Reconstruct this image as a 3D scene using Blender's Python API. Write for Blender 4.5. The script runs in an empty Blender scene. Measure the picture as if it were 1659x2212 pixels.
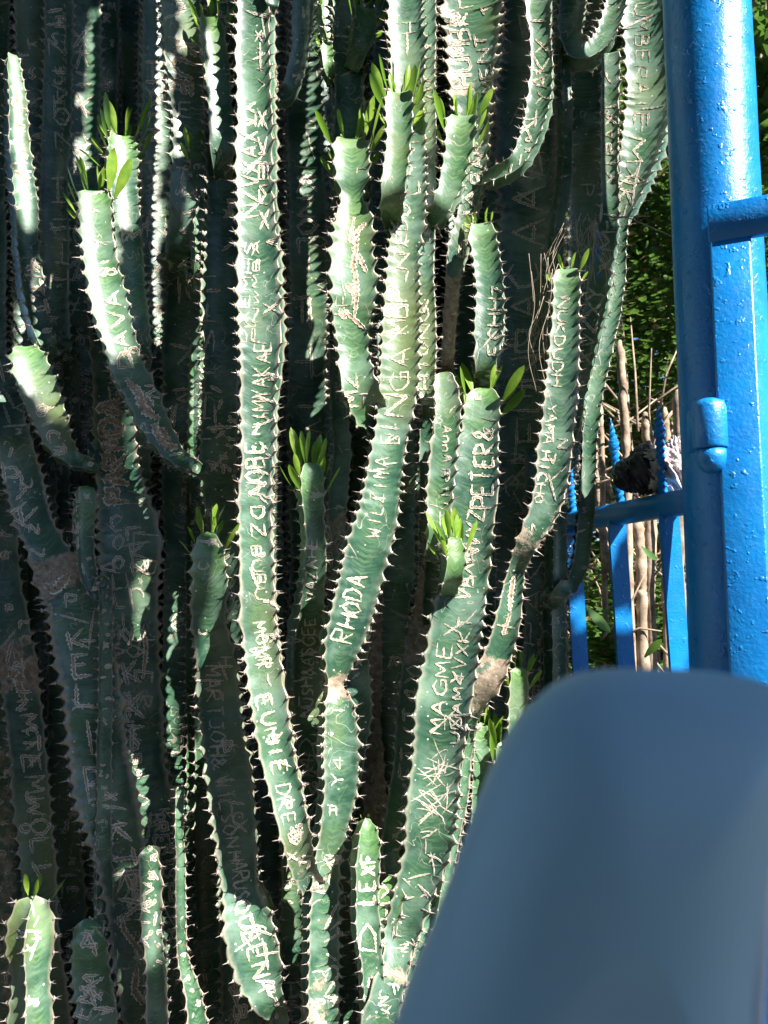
import bpy, math, random
import numpy as np
from mathutils import Vector, Matrix
from mathutils.bvhtree import BVHTree
R = math.radians
rng = np.random.default_rng(7)
rnd = random.Random(11)
C = bpy.context.scene.collection
scene = bpy.context.scene

# ------------------------------------------------------------------ camera
FP = 1672.0            # focal length in pixels of a 1659 x 2212 picture
CAMZ = 1.5
PITCH = R(6)
cam_d = bpy.data.cameras.new('camera')
cam = bpy.data.objects.new('camera', cam_d)
C.objects.link(cam)
cam.location = (0, 0, CAMZ)
cam.rotation_euler = (R(90) + PITCH, 0, 0)
cam_d.sensor_fit = 'VERTICAL'
cam_d.sensor_height = 24.0
cam_d.lens = 24.0 * FP / 2212.0
cam_d.clip_start = 0.02
cam_d.clip_end = 300
cam_d.dof.use_dof = True
cam_d.dof.focus_distance = 1.36
cam_d.dof.aperture_fstop = cam_d.lens / 3.6      # pupil of 3.6 mm
scene.camera = cam

# ------------------------------------------------------------------ sky, sun, exposure
SUN_AZ = R(47)         # to the right of straight behind the camera
SUN_EL = R(40)
sun_dir = Vector((math.sin(SUN_AZ) * math.cos(SUN_EL), -math.cos(SUN_AZ) * math.cos(SUN_EL), math.sin(SUN_EL)))
world = bpy.data.worlds.new('World')
scene.world = world
world.use_nodes = True
wn = world.node_tree.nodes
sky = wn.new('ShaderNodeTexSky')
sky.sky_type = 'NISHITA'
sky.sun_disc = False
sky.ozone_density = 8.0
sky.dust_density = 0.3
sky.sun_elevation = SUN_EL
sky.sun_rotation = math.atan2(sun_dir.x, sun_dir.y)
world.node_tree.links.new(sky.outputs[0], wn['Background'].inputs[0])
wn['Background'].inputs[1].default_value = 0.078
sun_d = bpy.data.lights.new('sun', 'SUN')
sun_d.energy = 5.0
sun_d.angle = R(0.5)
sun_d.color = (1.0, 0.96, 0.88)
sun = bpy.data.objects.new('sun', sun_d)
C.objects.link(sun)
sun.rotation_euler = (-sun_dir).to_track_quat('-Z', 'Y').to_euler()
sun.location = (3, -3, 5)
scene.view_settings.view_transform = 'Standard'
scene.view_settings.look = 'None'
scene.view_settings.gamma = 1
scene.view_settings.use_curve_mapping = False
scene.view_settings.exposure = 1.75
scene.cycles.max_bounces = 6

# ------------------------------------------------------------------ helpers
cp, sp = math.cos(PITCH), math.sin(PITCH)
def ray(x, y):
    a = (x - 829.5) / FP; b = -(y - 1106) / FP
    # camera axes: right (1,0,0), up (0,-sp,cp), forward (0,cp,sp)
    return Vector((a, cp - b * sp, sp + b * cp))
def at(x, y, D):
    """point seen at (x, y) in the picture whose distance along world Y is D"""
    d = ray(x, y)
    return Vector((0, 0, CAMZ)) + d * (D / d.y)
CAMP = Vector((0, 0, CAMZ))

def tag(o, label=None, cat=None, group=None, kind=None):
    if label: o['label'] = label
    if cat: o['category'] = cat
    if group: o['group'] = group
    if kind: o['kind'] = kind
    return o
def empty(name, loc, label, cat, group=None):
    o = bpy.data.objects.new(name, None)
    C.objects.link(o); o.location = loc
    o.empty_display_size = 0.05
    return tag(o, label, cat, group)
def link(name, me, parent=None):
    o = bpy.data.objects.new(name, me)
    C.objects.link(o)
    if parent is not None:
        o.parent = parent
        if parent.type == 'EMPTY': o.location = -Vector(parent.location)   # meshes are written in world coordinates
    return o
def mesh_np(name, V, F, mats, smooth=True, midx=None, attrs=None):
    """V (n,3) array, F (m,4) or (m,3) int array (quads may be padded by -1)"""
    me = bpy.data.meshes.new(name)
    V = np.asarray(V, dtype=np.float32)
    F = np.asarray(F, dtype=np.int32)
    me.vertices.add(len(V)); me.vertices.foreach_set('co', V.ravel())
    k = F.shape[1]
    me.loops.add(F.size); me.loops.foreach_set('vertex_index', F.ravel())
    me.polygons.add(len(F))
    me.polygons.foreach_set('loop_start', np.arange(0, F.size, k, dtype=np.int32))
    me.polygons.foreach_set('loop_total', np.full(len(F), k, dtype=np.int32))
    for m in (mats if isinstance(mats, (list, tuple)) else [mats]): me.materials.append(m)
    if midx is not None: me.polygons.foreach_set('material_index', np.asarray(midx, dtype=np.int32))
    me.polygons.foreach_set('use_smooth', np.full(len(F), smooth, dtype=bool))
    if attrs:
        for an, (ty, arr) in attrs.items():
            a = me.attributes.new(an, ty, 'POINT')
            a.data.foreach_set('vector' if ty == 'FLOAT_VECTOR' else 'value', np.asarray(arr, dtype=np.float32).ravel())
    me.update(calc_edges=True)
    return me
def mesh_py(name, V, F, mats, smooth=False, midx=None):
    me = bpy.data.meshes.new(name)
    me.from_pydata([tuple(v) for v in V], [], F)
    for m in (mats if isinstance(mats, (list, tuple)) else [mats]): me.materials.append(m)
    if midx: me.polygons.foreach_set('material_index', midx)
    me.polygons.foreach_set('use_smooth', [smooth] * len(me.polygons))
    me.update()
    return me
def tube(pts, rads, seg=8, cap=True, sq=False, twist=0.0):
    """swept tube -> V, F(lists)"""
    pts = [Vector(p) for p in pts]; V = []; F = []
    n = len(pts); ref = Vector((0.13, -1, 0.07)).normalized()
    for i, p in enumerate(pts):
        t = (pts[min(i + 1, n - 1)] - pts[max(i - 1, 0)]).normalized()
        if abs(t.dot(ref)) > 0.95: ref = Vector((1, 0.2, 0.1)).normalized()
        a = (ref - t * t.dot(ref)).normalized(); b = t.cross(a)
        r = rads[i] if isinstance(rads, (list, tuple)) else rads
        for k in range(seg):
            an = 2 * math.pi * k / seg + twist * i + (math.pi / 4 if sq else 0)
            V.append(p + a * (math.cos(an) * r) + b * (math.sin(an) * r))
    for i in range(n - 1):
        for k in range(seg):
            k2 = (k + 1) % seg
            F.append((i * seg + k, i * seg + k2, (i + 1) * seg + k2, (i + 1) * seg + k))
    if cap:
        F.append(tuple(range(seg - 1, -1, -1))); F.append(tuple(range((n - 1) * seg, n * seg)))
    return V, F
def merge(parts):
    V = []; F = []
    for v, f in parts:
        o = len(V); V += list(v); F += [tuple(i + o for i in q) for q in f]
    return V, F

# ------------------------------------------------------------------ materials
def newmat(name):
    m = bpy.data.materials.new(name); m.use_nodes = True
    nt = m.node_tree; b = nt.nodes['Principled BSDF']
    return m, nt, b
class NB:
    """tiny node builder"""
    def __init__(s, nt): s.nt = nt; s.n = nt.nodes; s.l = nt.links
    def new(s, t, **kw):
        o = s.n.new(t)
        for k, v in kw.items(): setattr(o, k, v)
        return o
    def put(s, inp, v):
        if hasattr(v, 'is_linked') or hasattr(v, 'links'): s.l.new(v, inp)
        else: inp.default_value = v
    def noise(s, vec, scale, detail=3, rough=.55, dist=0.0, out='Fac'):
        o = s.new('ShaderNodeTexNoise'); o.inputs['Scale'].default_value = scale
        o.inputs['Detail'].default_value = detail; o.inputs['Roughness'].default_value = rough
        o.inputs['Distortion'].default_value = dist
        if vec is not None: s.l.new(vec, o.inputs['Vector'])
        return o.outputs[out]
    def ramp(s, v, stops, interp='LINEAR'):
        o = s.new('ShaderNodeValToRGB'); o.color_ramp.interpolation = interp
        e = o.color_ramp.elements
        while len(e) < len(stops): e.new(0.5)
        for el, (p, c) in zip(e, stops):
            el.position = p; el.color = c if len(c) == 4 else (*c, 1)
        s.l.new(v, o.inputs[0]); return o.outputs[0]
    def rng(s, v, a, b, c=0.0, d=1.0):
        o = s.new('ShaderNodeMapRange'); o.inputs[1].default_value = a; o.inputs[2].default_value = b
        o.inputs[3].default_value = c; o.inputs[4].default_value = d; s.l.new(v, o.inputs[0]); return o.outputs[0]
    def math(s, op, a, b=0.0, clamp=False):
        o = s.new('ShaderNodeMath', operation=op, use_clamp=clamp); s.put(o.inputs[0], a); s.put(o.inputs[1], b); return o.outputs[0]
    def mix(s, f, a, b):
        o = s.new('ShaderNodeMix', data_type='RGBA'); s.put(o.inputs[0], f)
        s.put(o.inputs[6], a if hasattr(a, 'links') else (*a, 1)); s.put(o.inputs[7], b if hasattr(b, 'links') else (*b, 1)); return o.outputs[2]
    def attr(s, name, out='Vector'):
        o = s.new('ShaderNodeAttribute'); o.attribute_name = name; return o.outputs[out]
    def pos(s):
        return s.new('ShaderNodeNewGeometry').outputs['Position']
    def bump(s, b, h, strength, dist=0.001, prev=None):
        o = s.new('ShaderNodeBump'); o.inputs['Strength'].default_value = strength; o.inputs['Distance'].default_value = dist
        s.l.new(h, o.inputs['Height'])
        if prev is not None: s.l.new(prev, o.inputs['Normal'])
        s.l.new(o.outputs[0], b.inputs['Normal']); return o.outputs[0]

def stem_material():
    m, nt, b = newmat('cactus_skin'); n = NB(nt)
    P = n.pos(); su = n.attr('skin')            # x: closeness to ridge, y: metres along, z: seed
    sep = n.new('ShaderNodeSeparateXYZ'); n.l.new(su, sep.inputs[0])
    e, s, seed = sep.outputs[0], sep.outputs[1], sep.outputs[2]
    wear = n.attr('wear')                       # x: cork, y: youth, z: old ridge
    sw = n.new('ShaderNodeSeparateXYZ'); n.l.new(wear, sw.inputs[0])
    cork, young, oldr = sw.outputs
    # base green with soft blotches
    base = n.ramp(n.noise(P, 9, 4), [(.3, (.012, .052, .037)), (.55, (.032, .094, .056)), (.75, (.064, .146, .080))])
    # feathered pale band in the middle of each face
    comb = n.new('ShaderNodeCombineXYZ'); n.put(comb.inputs[0], n.math('MULTIPLY', e, 0.020))
    n.put(comb.inputs[1], n.math('MULTIPLY', n.math('SUBTRACT', s, n.math('MULTIPLY', e, 0.012)), 3.0)); n.put(comb.inputs[2], seed)
    vein = n.noise(comb.outputs[0], 65, 4, .6)
    band = n.math('MULTIPLY', n.rng(e, .75, .1), n.rng(vein, .46, .60), True)
    bandamt = n.math('MULTIPLY', band, n.math('ADD', n.math('MULTIPLY', young, .55), .42), True)
    col = n.mix(bandamt, base, (.15, .27, .105))
    # young skin is brighter, yellow green
    col = n.mix(n.math('MULTIPLY', young, .75, True), col, n.ramp(vein, [(.35, (.07, .18, .035)), (.65, (.16, .30, .075))]))
    # waxy grey bloom
    bl = n.math('MULTIPLY', n.rng(n.noise(P, 14, 5, .6), .46, .64), .55)
    col = n.mix(bl, col, (.19, .285, .22))
    # olive / yellow ageing
    col = n.mix(n.math('MULTIPLY', n.rng(n.noise(P, 4.3, 3), .54, .70), .55), col, (.17, .19, .06))
    # old brown rusty scabs
    scab = n.math('MULTIPLY', n.rng(n.noise(P, 26, 6, .65), .64, .70), n.rng(n.noise(P, 5, 2), .5, .62), True)
    col = n.mix(n.math('MULTIPLY', scab, .8), col, (.20, .13, .085))
    # pale rims of the ridges
    col = n.mix(n.math('MULTIPLY', n.rng(n.math('ADD', e, n.math('MULTIPLY', n.noise(P, 45, 3), .2)), .92, 1.12), .55), col, (.30, .34, .25))
    # web of fine old scratches
    sc1 = n.math('LESS_THAN', n.math('ABSOLUTE', n.math('SUBTRACT', n.noise(P, 17, 2, .4, 1.6), .5)), .0065)
    sc2 = n.rng(n.noise(P, 8, 2), .48, .58)
    col = n.mix(n.math('MULTIPLY', n.math('MULTIPLY', sc1, sc2), .7), col, (.42, .38, .31))
    # corky ridges
    rc = n.math('MULTIPLY', n.rng(n.math('ADD', e, n.math('MULTIPLY', n.noise(P, 60, 3), .35)), .93, 1.16), oldr, True)
    col = n.mix(rc, col, (.38, .30, .23))
    # cork bark
    ck = n.rng(n.math('ADD', cork, n.math('MULTIPLY', n.math('SUBTRACT', n.noise(P, 30, 6, .7), .5), 1.9)), .40, .56)
    barkc = n.ramp(n.noise(P, 90, 6, .7), [(.3, (.15, .105, .075)), (.5, (.34, .26, .19)), (.7, (.52, .44, .35))])
    col = n.mix(ck, col, barkc)
    # tiny pale specks
    vo = n.new('ShaderNodeTexVoronoi'); vo.inputs['Scale'].default_value = 95; n.l.new(P, vo.inputs['Vector'])
    sepc = n.new('ShaderNodeSeparateXYZ'); n.l.new(vo.outputs['Color'], sepc.inputs[0])
    spk = n.math('MULTIPLY', n.math('LESS_THAN', vo.outputs['Distance'], .16), n.math('GREATER_THAN', sepc.outputs[0], .86))
    col = n.mix(spk, col, (.5, .5, .42))
    n.l.new(col, b.inputs['Base Color'])
    n.put(b.inputs['Roughness'], n.math('ADD', n.math('MULTIPLY', ck, .45), n.rng(n.noise(P, 40, 4),   .3, .7, .30, .46)))
    b.inputs['Specular IOR Level'].default_value = .6
    b.inputs['Subsurface Weight'].default_value = 0.0
    h = n.math('ADD', n.math('MULTIPLY', vein, .35), n.math('ADD', n.math('MULTIPLY', n.noise(P, 60, 5, .6), .6), n.math('MULTIPLY', ck, n.noise(P, 160, 5, .8))))
    n.bump(b, h, .55, .0016)
    return m
def simple(name, stops, scale, rough=.6, bump=.3, bdist=.001, bscale=None, spec=.4, detail=5, metallic=0, trans=None, coat=0):
    m, nt, b = newmat(name); n = NB(nt); P = n.pos()
    n.l.new(n.ramp(n.noise(P, scale, detail, .6), stops), b.inputs['Base Color'])
    b.inputs['Roughness'].default_value = rough; b.inputs['Specular IOR Level'].default_value = spec
    b.inputs['Metallic'].default_value = metallic; b.inputs['Coat Weight'].default_value = coat
    if bump: n.bump(b, n.noise(P, bscale or scale * 2, 5, .6), bump, bdist)
    if trans:
        tr = n.new('ShaderNodeBsdfTranslucent'); tr.inputs[0].default_value = (*trans, 1)
        mx = n.new('ShaderNodeMixShader'); mx.inputs[0].default_value = .35
        n.l.new(b.outputs[0], mx.inputs[1]); n.l.new(tr.outputs[0], mx.inputs[2])
        n.l.new(mx.outputs[0], nt.nodes['Material Output'].inputs[0])
    return m
M_STEM = stem_material()
M_SPINE = simple('spine_horn', [(.35, (.16, .11, .10)), (.6, (.46, .40, .37))], 140, .45, 0)
M_PAD = simple('spine_pad', [(.35, (.30, .21, .16)), (.65, (.52, .44, .38))], 200, .7, 0)
M_SCAR_RIM = simple('scar_rim', [(.3, (.58, .54, .46)), (.7, (.80, .76, .68))], 120, .6, .4, .0006)
M_SCAR_IN = simple('scar_cork', [(.3, (.21, .135, .085)), (.5, (.36, .26, .17)), (.7, (.50, .41, .30))], 150, .8, .6, .0008)
M_LEAF = simple('leaf_green', [(.35, (.13, .25, .03)), (.65, (.26, .38, .05))], 60, .36, .2, .0005, trans=(.25, .50, .05))
M_BUD = simple('bud_red', [(.35, (.25, .06, .03)), (.65, (.35, .16, .06))], 200, .5, 0)

# ------------------------------------------------------------------ ribbed cactus stems
def catmull(P, m=14):
    P = np.asarray(P, float)
    A = np.vstack([2 * P[0] - P[1], P, 2 * P[-1] - P[-2]])
    out = []
    for i in range(1, len(A) - 2):
        p0, p1, p2, p3 = A[i - 1], A[i], A[i + 1], A[i + 2]
        t = np.linspace(0, 1, m, endpoint=False)[:, None]
        out.append(.5 * (2 * p1 + (p2 - p0) * t + (2 * p0 - 5 * p1 + 4 * p2 - p3) * t ** 2 + (3 * p1 - p0 - 3 * p2 + p3) * t ** 3))
    out.append(A[-2][None]); return np.vstack(out)
def wob(s, seed, f, n=3):
    r = np.random.default_rng(int(seed)); o = 0
    for k in range(n): o = o + np.sin(s * f * (1 + .9 * k) * r.uniform(.7, 1.3) + r.uniform(0, 6.28)) / (1 + k)
    return o / 1.8
class Stem: pass
ALL = []
LEAFM = []
def leaf_mesh(k):
    r = random.Random(k); V = []; F = []
    L, W = 1.0, r.uniform(.19, .28)
    bend = r.uniform(-.05, .22); cup = r.uniform(.10, .22)
    n = 9
    for i in range(n):
        t = i / (n - 1)
        w = W * .5 * (math.sin(math.pi * min(1, t ** 1.25 * .98 + .02)) ** .72) * (1 if t < .98 else .15)
        if t < .12: w = .03
        z = bend * t * t
        for j, u in enumerate((-1, -.5, 0, .5, 1)):
            V.append((u * w, z + abs(u) * w * cup * 2.2 + (.012 if j == 2 and .1 < t < .9 else 0), t * L))
    for i in range(n - 1):
        for j in range(4):
            a = i * 5 + j; F.append((a, a + 1, a + 6, a + 5))
    return mesh_py('leaf', V, F, M_LEAF, True)
LEAFM = [leaf_mesh(i) for i in range(7)]
BUDM = None

def build_stem(parent, pts, D, n=4, phi=45, tip=0, ext=None, pitch=.0222, amp=.235, cork=(), ridge=.35, young=0.0,
               seg=None, q=7, conc=.2, seed=None, leaves=None, leaflen=.046, spine=.0125, lobe=0.0, twist=0.0, name='stem', wobble=1.0, root=0):
    """pts: [(x, y, width[, depth])] in picture pixels, top first. D: distance in metres (world Y).
       tip: 0 runs on, 1 rounded growing tip, 2 cut stub"""
    seed = seed if seed is not None else rnd.randrange(10 ** 6)
    r = np.random.default_rng(seed)
    pitch = pitch * r.uniform(.88, 1.22); amp = amp * r.uniform(.75, 1.05)
    pts = [tuple(p) + ((D,) if len(p) == 3 else ()) for p in pts]
    if ext:     # run on above the frame
        x, y, w, d = pts[0]; pts = [(x + ext[1], y - ext[0], w, d)] + pts
    W = []
    for x, y, w, d in pts:
        c = at(x, y, d); W.append((c.x, c.y, c.z, w * 1.08 * d / FP * .5))
    cs = catmull(W)
    seglen = np.linalg.norm(np.diff(cs[:, :3], axis=0), axis=1); S = np.concatenate([[0], np.cumsum(seglen)])
    total = S[-1]; ns = max(12, int(total / pitch * q))
    s = np.linspace(0, total, ns)
    cen = np.stack([np.interp(s, S, cs[:, k]) for k in range(3)], 1); rad = np.interp(s, S, cs[:, 3])
    k = max(3, q // 1)
    ker = np.ones(k) / k
    pad = np.pad(cen, ((k, k), (0, 0)), 'edge')
    cen2 = np.stack([np.convolve(pad[:, i], ker, 'same')[k:-k] for i in range(3)], 1); cen2[:2] = cen[:2]; cen2[-2:] = cen[-2:]; cen = cen2
    rad = rad * (1 + .035 * wobble * wob(s, seed + 5, 26))
    cen[:, 0] += .0014 * wobble * wob(s, seed + 6, 30) + .0045 * wobble * wob(s, seed + 8, 7)
    T = -np.gradient(cen, axis=0); T /= np.linalg.norm(T, axis=1)[:, None]      # upwards
    vw = np.array(CAMP)[None] - cen; vw[:, 2] = 0; vw /= np.linalg.norm(vw, axis=1)[:, None]
    Fr = vw - T * (vw * T).sum(1)[:, None]; Fr /= np.linalg.norm(Fr, axis=1)[:, None]
    Rt = np.cross(Fr, T) * -1                                                  # picture right
    # orient so Rt.x > 0
    if Rt[:, 0].mean() < 0: Rt = -Rt
    angs = np.array([R(phi) + 2 * math.pi * k / n for k in range(n)]) + r.uniform(-.06, .06, n)
    pf = max(.3, (np.cos(angs).max() - np.cos(angs).min()) / 2)
    Rr = rad / pf
    tws = R(twist) * s / max(total, .01)
    nt = 10 if q >= 6 else 7
    t = np.linspace(0, 1, nt, endpoint=False)
    t = t - .055 * np.sin(2 * np.pi * t) * 2 * .9 / 1.0                      # cluster near the ridges
    xw = np.abs(2 * t - 1)
    infl = xw ** 4.5
    # tooth phase
    ridgev = []; teeth = []
    ph = r.uniform(0, 1, n); pit = pitch * r.uniform(.93, 1.08, n)
    tipfade = np.ones(ns)
    if tip == 1:
        L = np.minimum(1, (s + .0004) / (rad.max() * .42)); tipfade = (1 - (1 - L) ** 2.2) ** .5 * .72 + .28 * np.minimum(1, s / .03) ** .7
        tipfade[0] = .12
    elif tip == 2:
        L = np.minimum(1, (s + .0008) / (rad.max() * .55)); tipfade = (1 - (1 - L) ** 2.5) ** .5
    amps = []
    for kk in range(n):
        warp = s / pit[kk] + ph[kk] + .6 * wob(s, seed + 20 + kk, 19)
        u = warp % 1.0; d = np.abs(2 * u - 1)
        lb = lobe if isinstance(lobe, float) else (lobe[kk % len(lobe)])
        ki = np.floor(warp).astype(int)
        ra = r.uniform(.5, 1.35, ki.max() - ki.min() + 1); ra[r.random(len(ra)) < .10] *= .25
        sm = np.interp(warp, np.arange(ki.min(), ki.max() + 1) + .5, ra)
        pointy = (1 - d) ** 1.55; lobed = np.sqrt(np.clip(1 - d ** 2, 0, 1))
        loc = amp * (1 + .35 * wob(s, seed + 40 + kk, 60))
        if tip == 1: loc = loc * (1 + .55 * np.exp(-s / .03))
        loc = loc * sm
        hgt = loc * ((1 - lb) * (pointy - .35) + lb * (lobed - .7))
        ridgev.append(hgt)
        for q_ in range(ki.min(), ki.max() + 1):
            idx = np.where((ki == q_))[0]
            if len(idx) < 3: continue
            i = idx[np.argmin(d[idx])]
            if d[i] < .4: teeth.append((i, kk))
    foldk = r.uniform(.25, 1.0)
    V = np.zeros((ns, n * nt, 3)); E = np.zeros((ns, n * nt)); TT = np.zeros((ns, n * nt))
    TIP = np.zeros((ns, n, 3))
    CA = angs[None, :] + tws[:, None]
    for kk in range(n):
        r1 = Rr * tipfade; a1 = CA[:, kk]; a2 = CA[:, (kk + 1) % n] + (2 * math.pi if kk == n - 1 else 0)
        h1, h2 = ridgev[kk], ridgev[(kk + 1) % n]
        g = 1 + 0 * s
        p1 = np.stack([np.cos(a1), np.sin(a1)], 1); p2 = np.stack([np.cos(a2), np.sin(a2)], 1)
        mid = (p1 + p2) / 2; mn = mid / np.linalg.norm(mid, axis=1)[:, None]
        TIP[:, kk] = cen + (Rt * (p1[:, :1]) + Fr * (p1[:, 1:])) * (r1 * (1 + h1))[:, None]
        for j in range(nt):
            tj = t[j]
            cc = conc * (1 + .25 * wob(s, seed + 70 + kk, 14)) * (4 * tj * (1 - tj)) ** .8
            p = p1 * (1 - tj) + p2 * tj - mn * cc[:, None]
            hh = (h1 * infl[j] if tj < .5 else h2 * infl[j])
            # folds running from the teeth into the face
            fold = .10 * (h1 if tj < .5 else h2) * xw[j] ** 1.5 * foldk
            p = p * (1 + hh + fold)[:, None]
            V[:, kk * nt + j] = cen + (Rt * p[:, :1] + Fr * p[:, 1:]) * r1[:, None]
            E[:, kk * nt + j] = xw[j]
    # small lumps
    nr = n * nt
    ring = np.arange(nr); a = (np.arange(ns - 1)[:, None] * nr + ring[None]).ravel(); b = (np.arange(ns - 1)[:, None] * nr + ((ring + 1) % nr)[None]).ravel()
    F = np.stack([a, b, b + nr, a + nr], 1)
    Vf = V.reshape(-1, 3)
    # end caps as degenerate-free fans: quads pairing
    capV = [cen[0] + T[0] * (.002 if tip else 0), cen[-1] - T[-1] * .002]
    Vf = np.vstack([Vf, capV]); c0, c1 = len(Vf) - 2, len(Vf) - 1
    F4 = [F]
    for ci, base in ((c0, 0), (c1, (ns - 1) * nr)):
        for i in range(0, nr, 2):
            q3 = (ci, base + (i + 2) % nr, base + i + 1, base + i)
            F4.append(np.array([q3 if ci == c0 else q3[::-1]]))
    F = np.vstack(F4)
    # attributes
    sv = (total - s)
    corkv = np.zeros(ns)
    ypix = np.array([(proj(c))[1] for c in cen[::max(1, ns // 60)]]); ys = np.interp(np.arange(ns), np.arange(ns)[::max(1, ns // 60)], ypix)
    for (y0, y1, am) in cork:
        corkv = np.maximum(corkv, am * np.clip(np.minimum((ys - y0) / 34 + .5, (y1 - ys) / 34 + .5), 0, 1))
    yv = np.full(ns, young, float)
    if tip == 1: yv = np.maximum(yv, np.clip(1 - s / .11, 0, 1) * (.95 if young >= 0 else .25))
    sk = np.stack([np.append(E.ravel(), [0, 0]), np.append(np.repeat(sv, nr), [0, 0]), np.append(np.tile(np.repeat(np.arange(n), nt), ns) * .37 + seed % 97, [0, 0])], 1)
    we = np.stack([np.append(np.repeat(corkv, nr), [0, 0]), np.append(np.repeat(yv, nr), [0, 0]), np.full(len(Vf), ridge)], 1)
    me = mesh_np(name, Vf, F, M_STEM, True, None, {'skin': ('FLOAT_VECTOR', sk), 'wear': ('FLOAT_VECTOR', we)})
    o = link(name, me, parent)
    st = Stem(); st.o = o; st.V = Vf; st.F = F; st.bvh = None; st.cen = cen; st.T = T; st.rad = Rr; st.TIP = TIP
    # spines: a pad and two horn-like prickles on every tooth
    SV = []; SF = []; MI = []; nv = 0
    sp_r = spine * .085
    for (i, kk) in teeth:
        if tip and s[i] < .004: continue
        base = TIP[i, kk]; c = cen[i]; rv = base - c
        nn = rv / (np.linalg.norm(rv) + 1e-9); tn = T[i]; sd = np.cross(tn, nn)
        # pad
        ln = spine * r.uniform(.75, 1.2)
        pr = ln * .27
        b0 = base - nn * pr * .5
        ringp = [b0 + (sd * math.cos(a_) * .8 + tn * math.sin(a_) * 1.25) * pr for a_ in (0, 1.57, 3.14, 4.71)]
        SV += ringp + [base + nn * pr * .55]
        SF += [(nv, nv + 1, nv + 4), (nv + 1, nv + 2, nv + 4), (nv + 2, nv + 3, nv + 4), (nv + 3, nv, nv + 4)]; MI += [1] * 4; nv += 5
        for sg in (-1, 1):
            if r.random() < .13: continue
            d = nn * r.uniform(.7, 1.0) + sd * sg * r.uniform(.35, .8) + tn * r.uniform(-.15, .45); d /= np.linalg.norm(d)
            l2 = ln * r.uniform(.7, 1.15); a_ = np.cross(d, tn); a_ /= np.linalg.norm(a_); b_ = np.cross(d, a_)
            rr = sp_r * r.uniform(.8, 1.3); p0 = base - d * .0006
            SV += [p0 + (a_ * math.cos(x_) + b_ * math.sin(x_)) * rr for x_ in (0, 2.09, 4.19)] + [p0 + d * l2]
            SF += [(nv, nv + 1, nv + 3), (nv + 1, nv + 2, nv + 3), (nv + 2, nv, nv + 3)]; MI += [0] * 3; nv += 4
    if SV:
        so = link('spines', mesh_np('spines', np.array(SV), np.array(SF), [M_SPINE, M_PAD], False, MI), o)
        tag(so, kind='stuff')
    # leaves on the top teeth
    if leaves:
        cnt, spread = int(leaves[0] * 1.35), leaves[1]
        tt = sorted([x for x in teeth if s[x[0]] > .001], key=lambda x: x[0])
        j = 0; made = 0
        slots = [x for x in tt if s[x[0]] < spread]
        # apex cluster first
        for k_ in range(cnt):
            if k_ < len(slots): i, kk = slots[k_]; base = TIP[i, kk]
            else:
                i = int(min(3, ns - 1)); kk = k_ % n; base = cen[0] + (TIP[min(q, ns - 1), kk] - cen[min(q, ns - 1)]) * .35
            rv = base - cen[i]; nn = rv / (np.linalg.norm(rv) + 1e-9)
            dep = min(1, s[i] / max(spread, .001))
            up = T[i]; d = up * r.uniform(.8, 1.2) + nn * (r.uniform(.30, .55) + .55 * dep); d /= np.linalg.norm(d)
            side = np.cross(up, nn); side /= np.linalg.norm(side) + 1e-9
            tw = r.uniform(-.8, .8); side = side * math.cos(tw) + np.cross(d, side) * math.sin(tw)
            side -= d * side.dot(d); side /= np.linalg.norm(side); fr = np.cross(d, side)
            L = leaflen * 1.12 * r.uniform(.5, 1.2) * (.75 if k_ >= len(slots) else 1)
            M = Matrix(((side[0], fr[0], d[0], base[0]), (side[1], fr[1], d[1], base[1]), (side[2], fr[2], d[2], base[2]), (0, 0, 0, 1)))
            lo = link('leaf', LEAFM[rnd.randrange(len(LEAFM))], o)
            lo.matrix_local = M @ Matrix.Diagonal((L * r.uniform(.9, 1.2), L, L, 1))
    ALL.append(st)
    return st
def proj(p):
    v = Vector(p) - CAMP
    zc = v.y * cp + v.z * sp; yc = -v.y * sp + v.z * cp
    return (829.5 + FP * v.x / zc, 1106 - FP * yc / zc)

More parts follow.
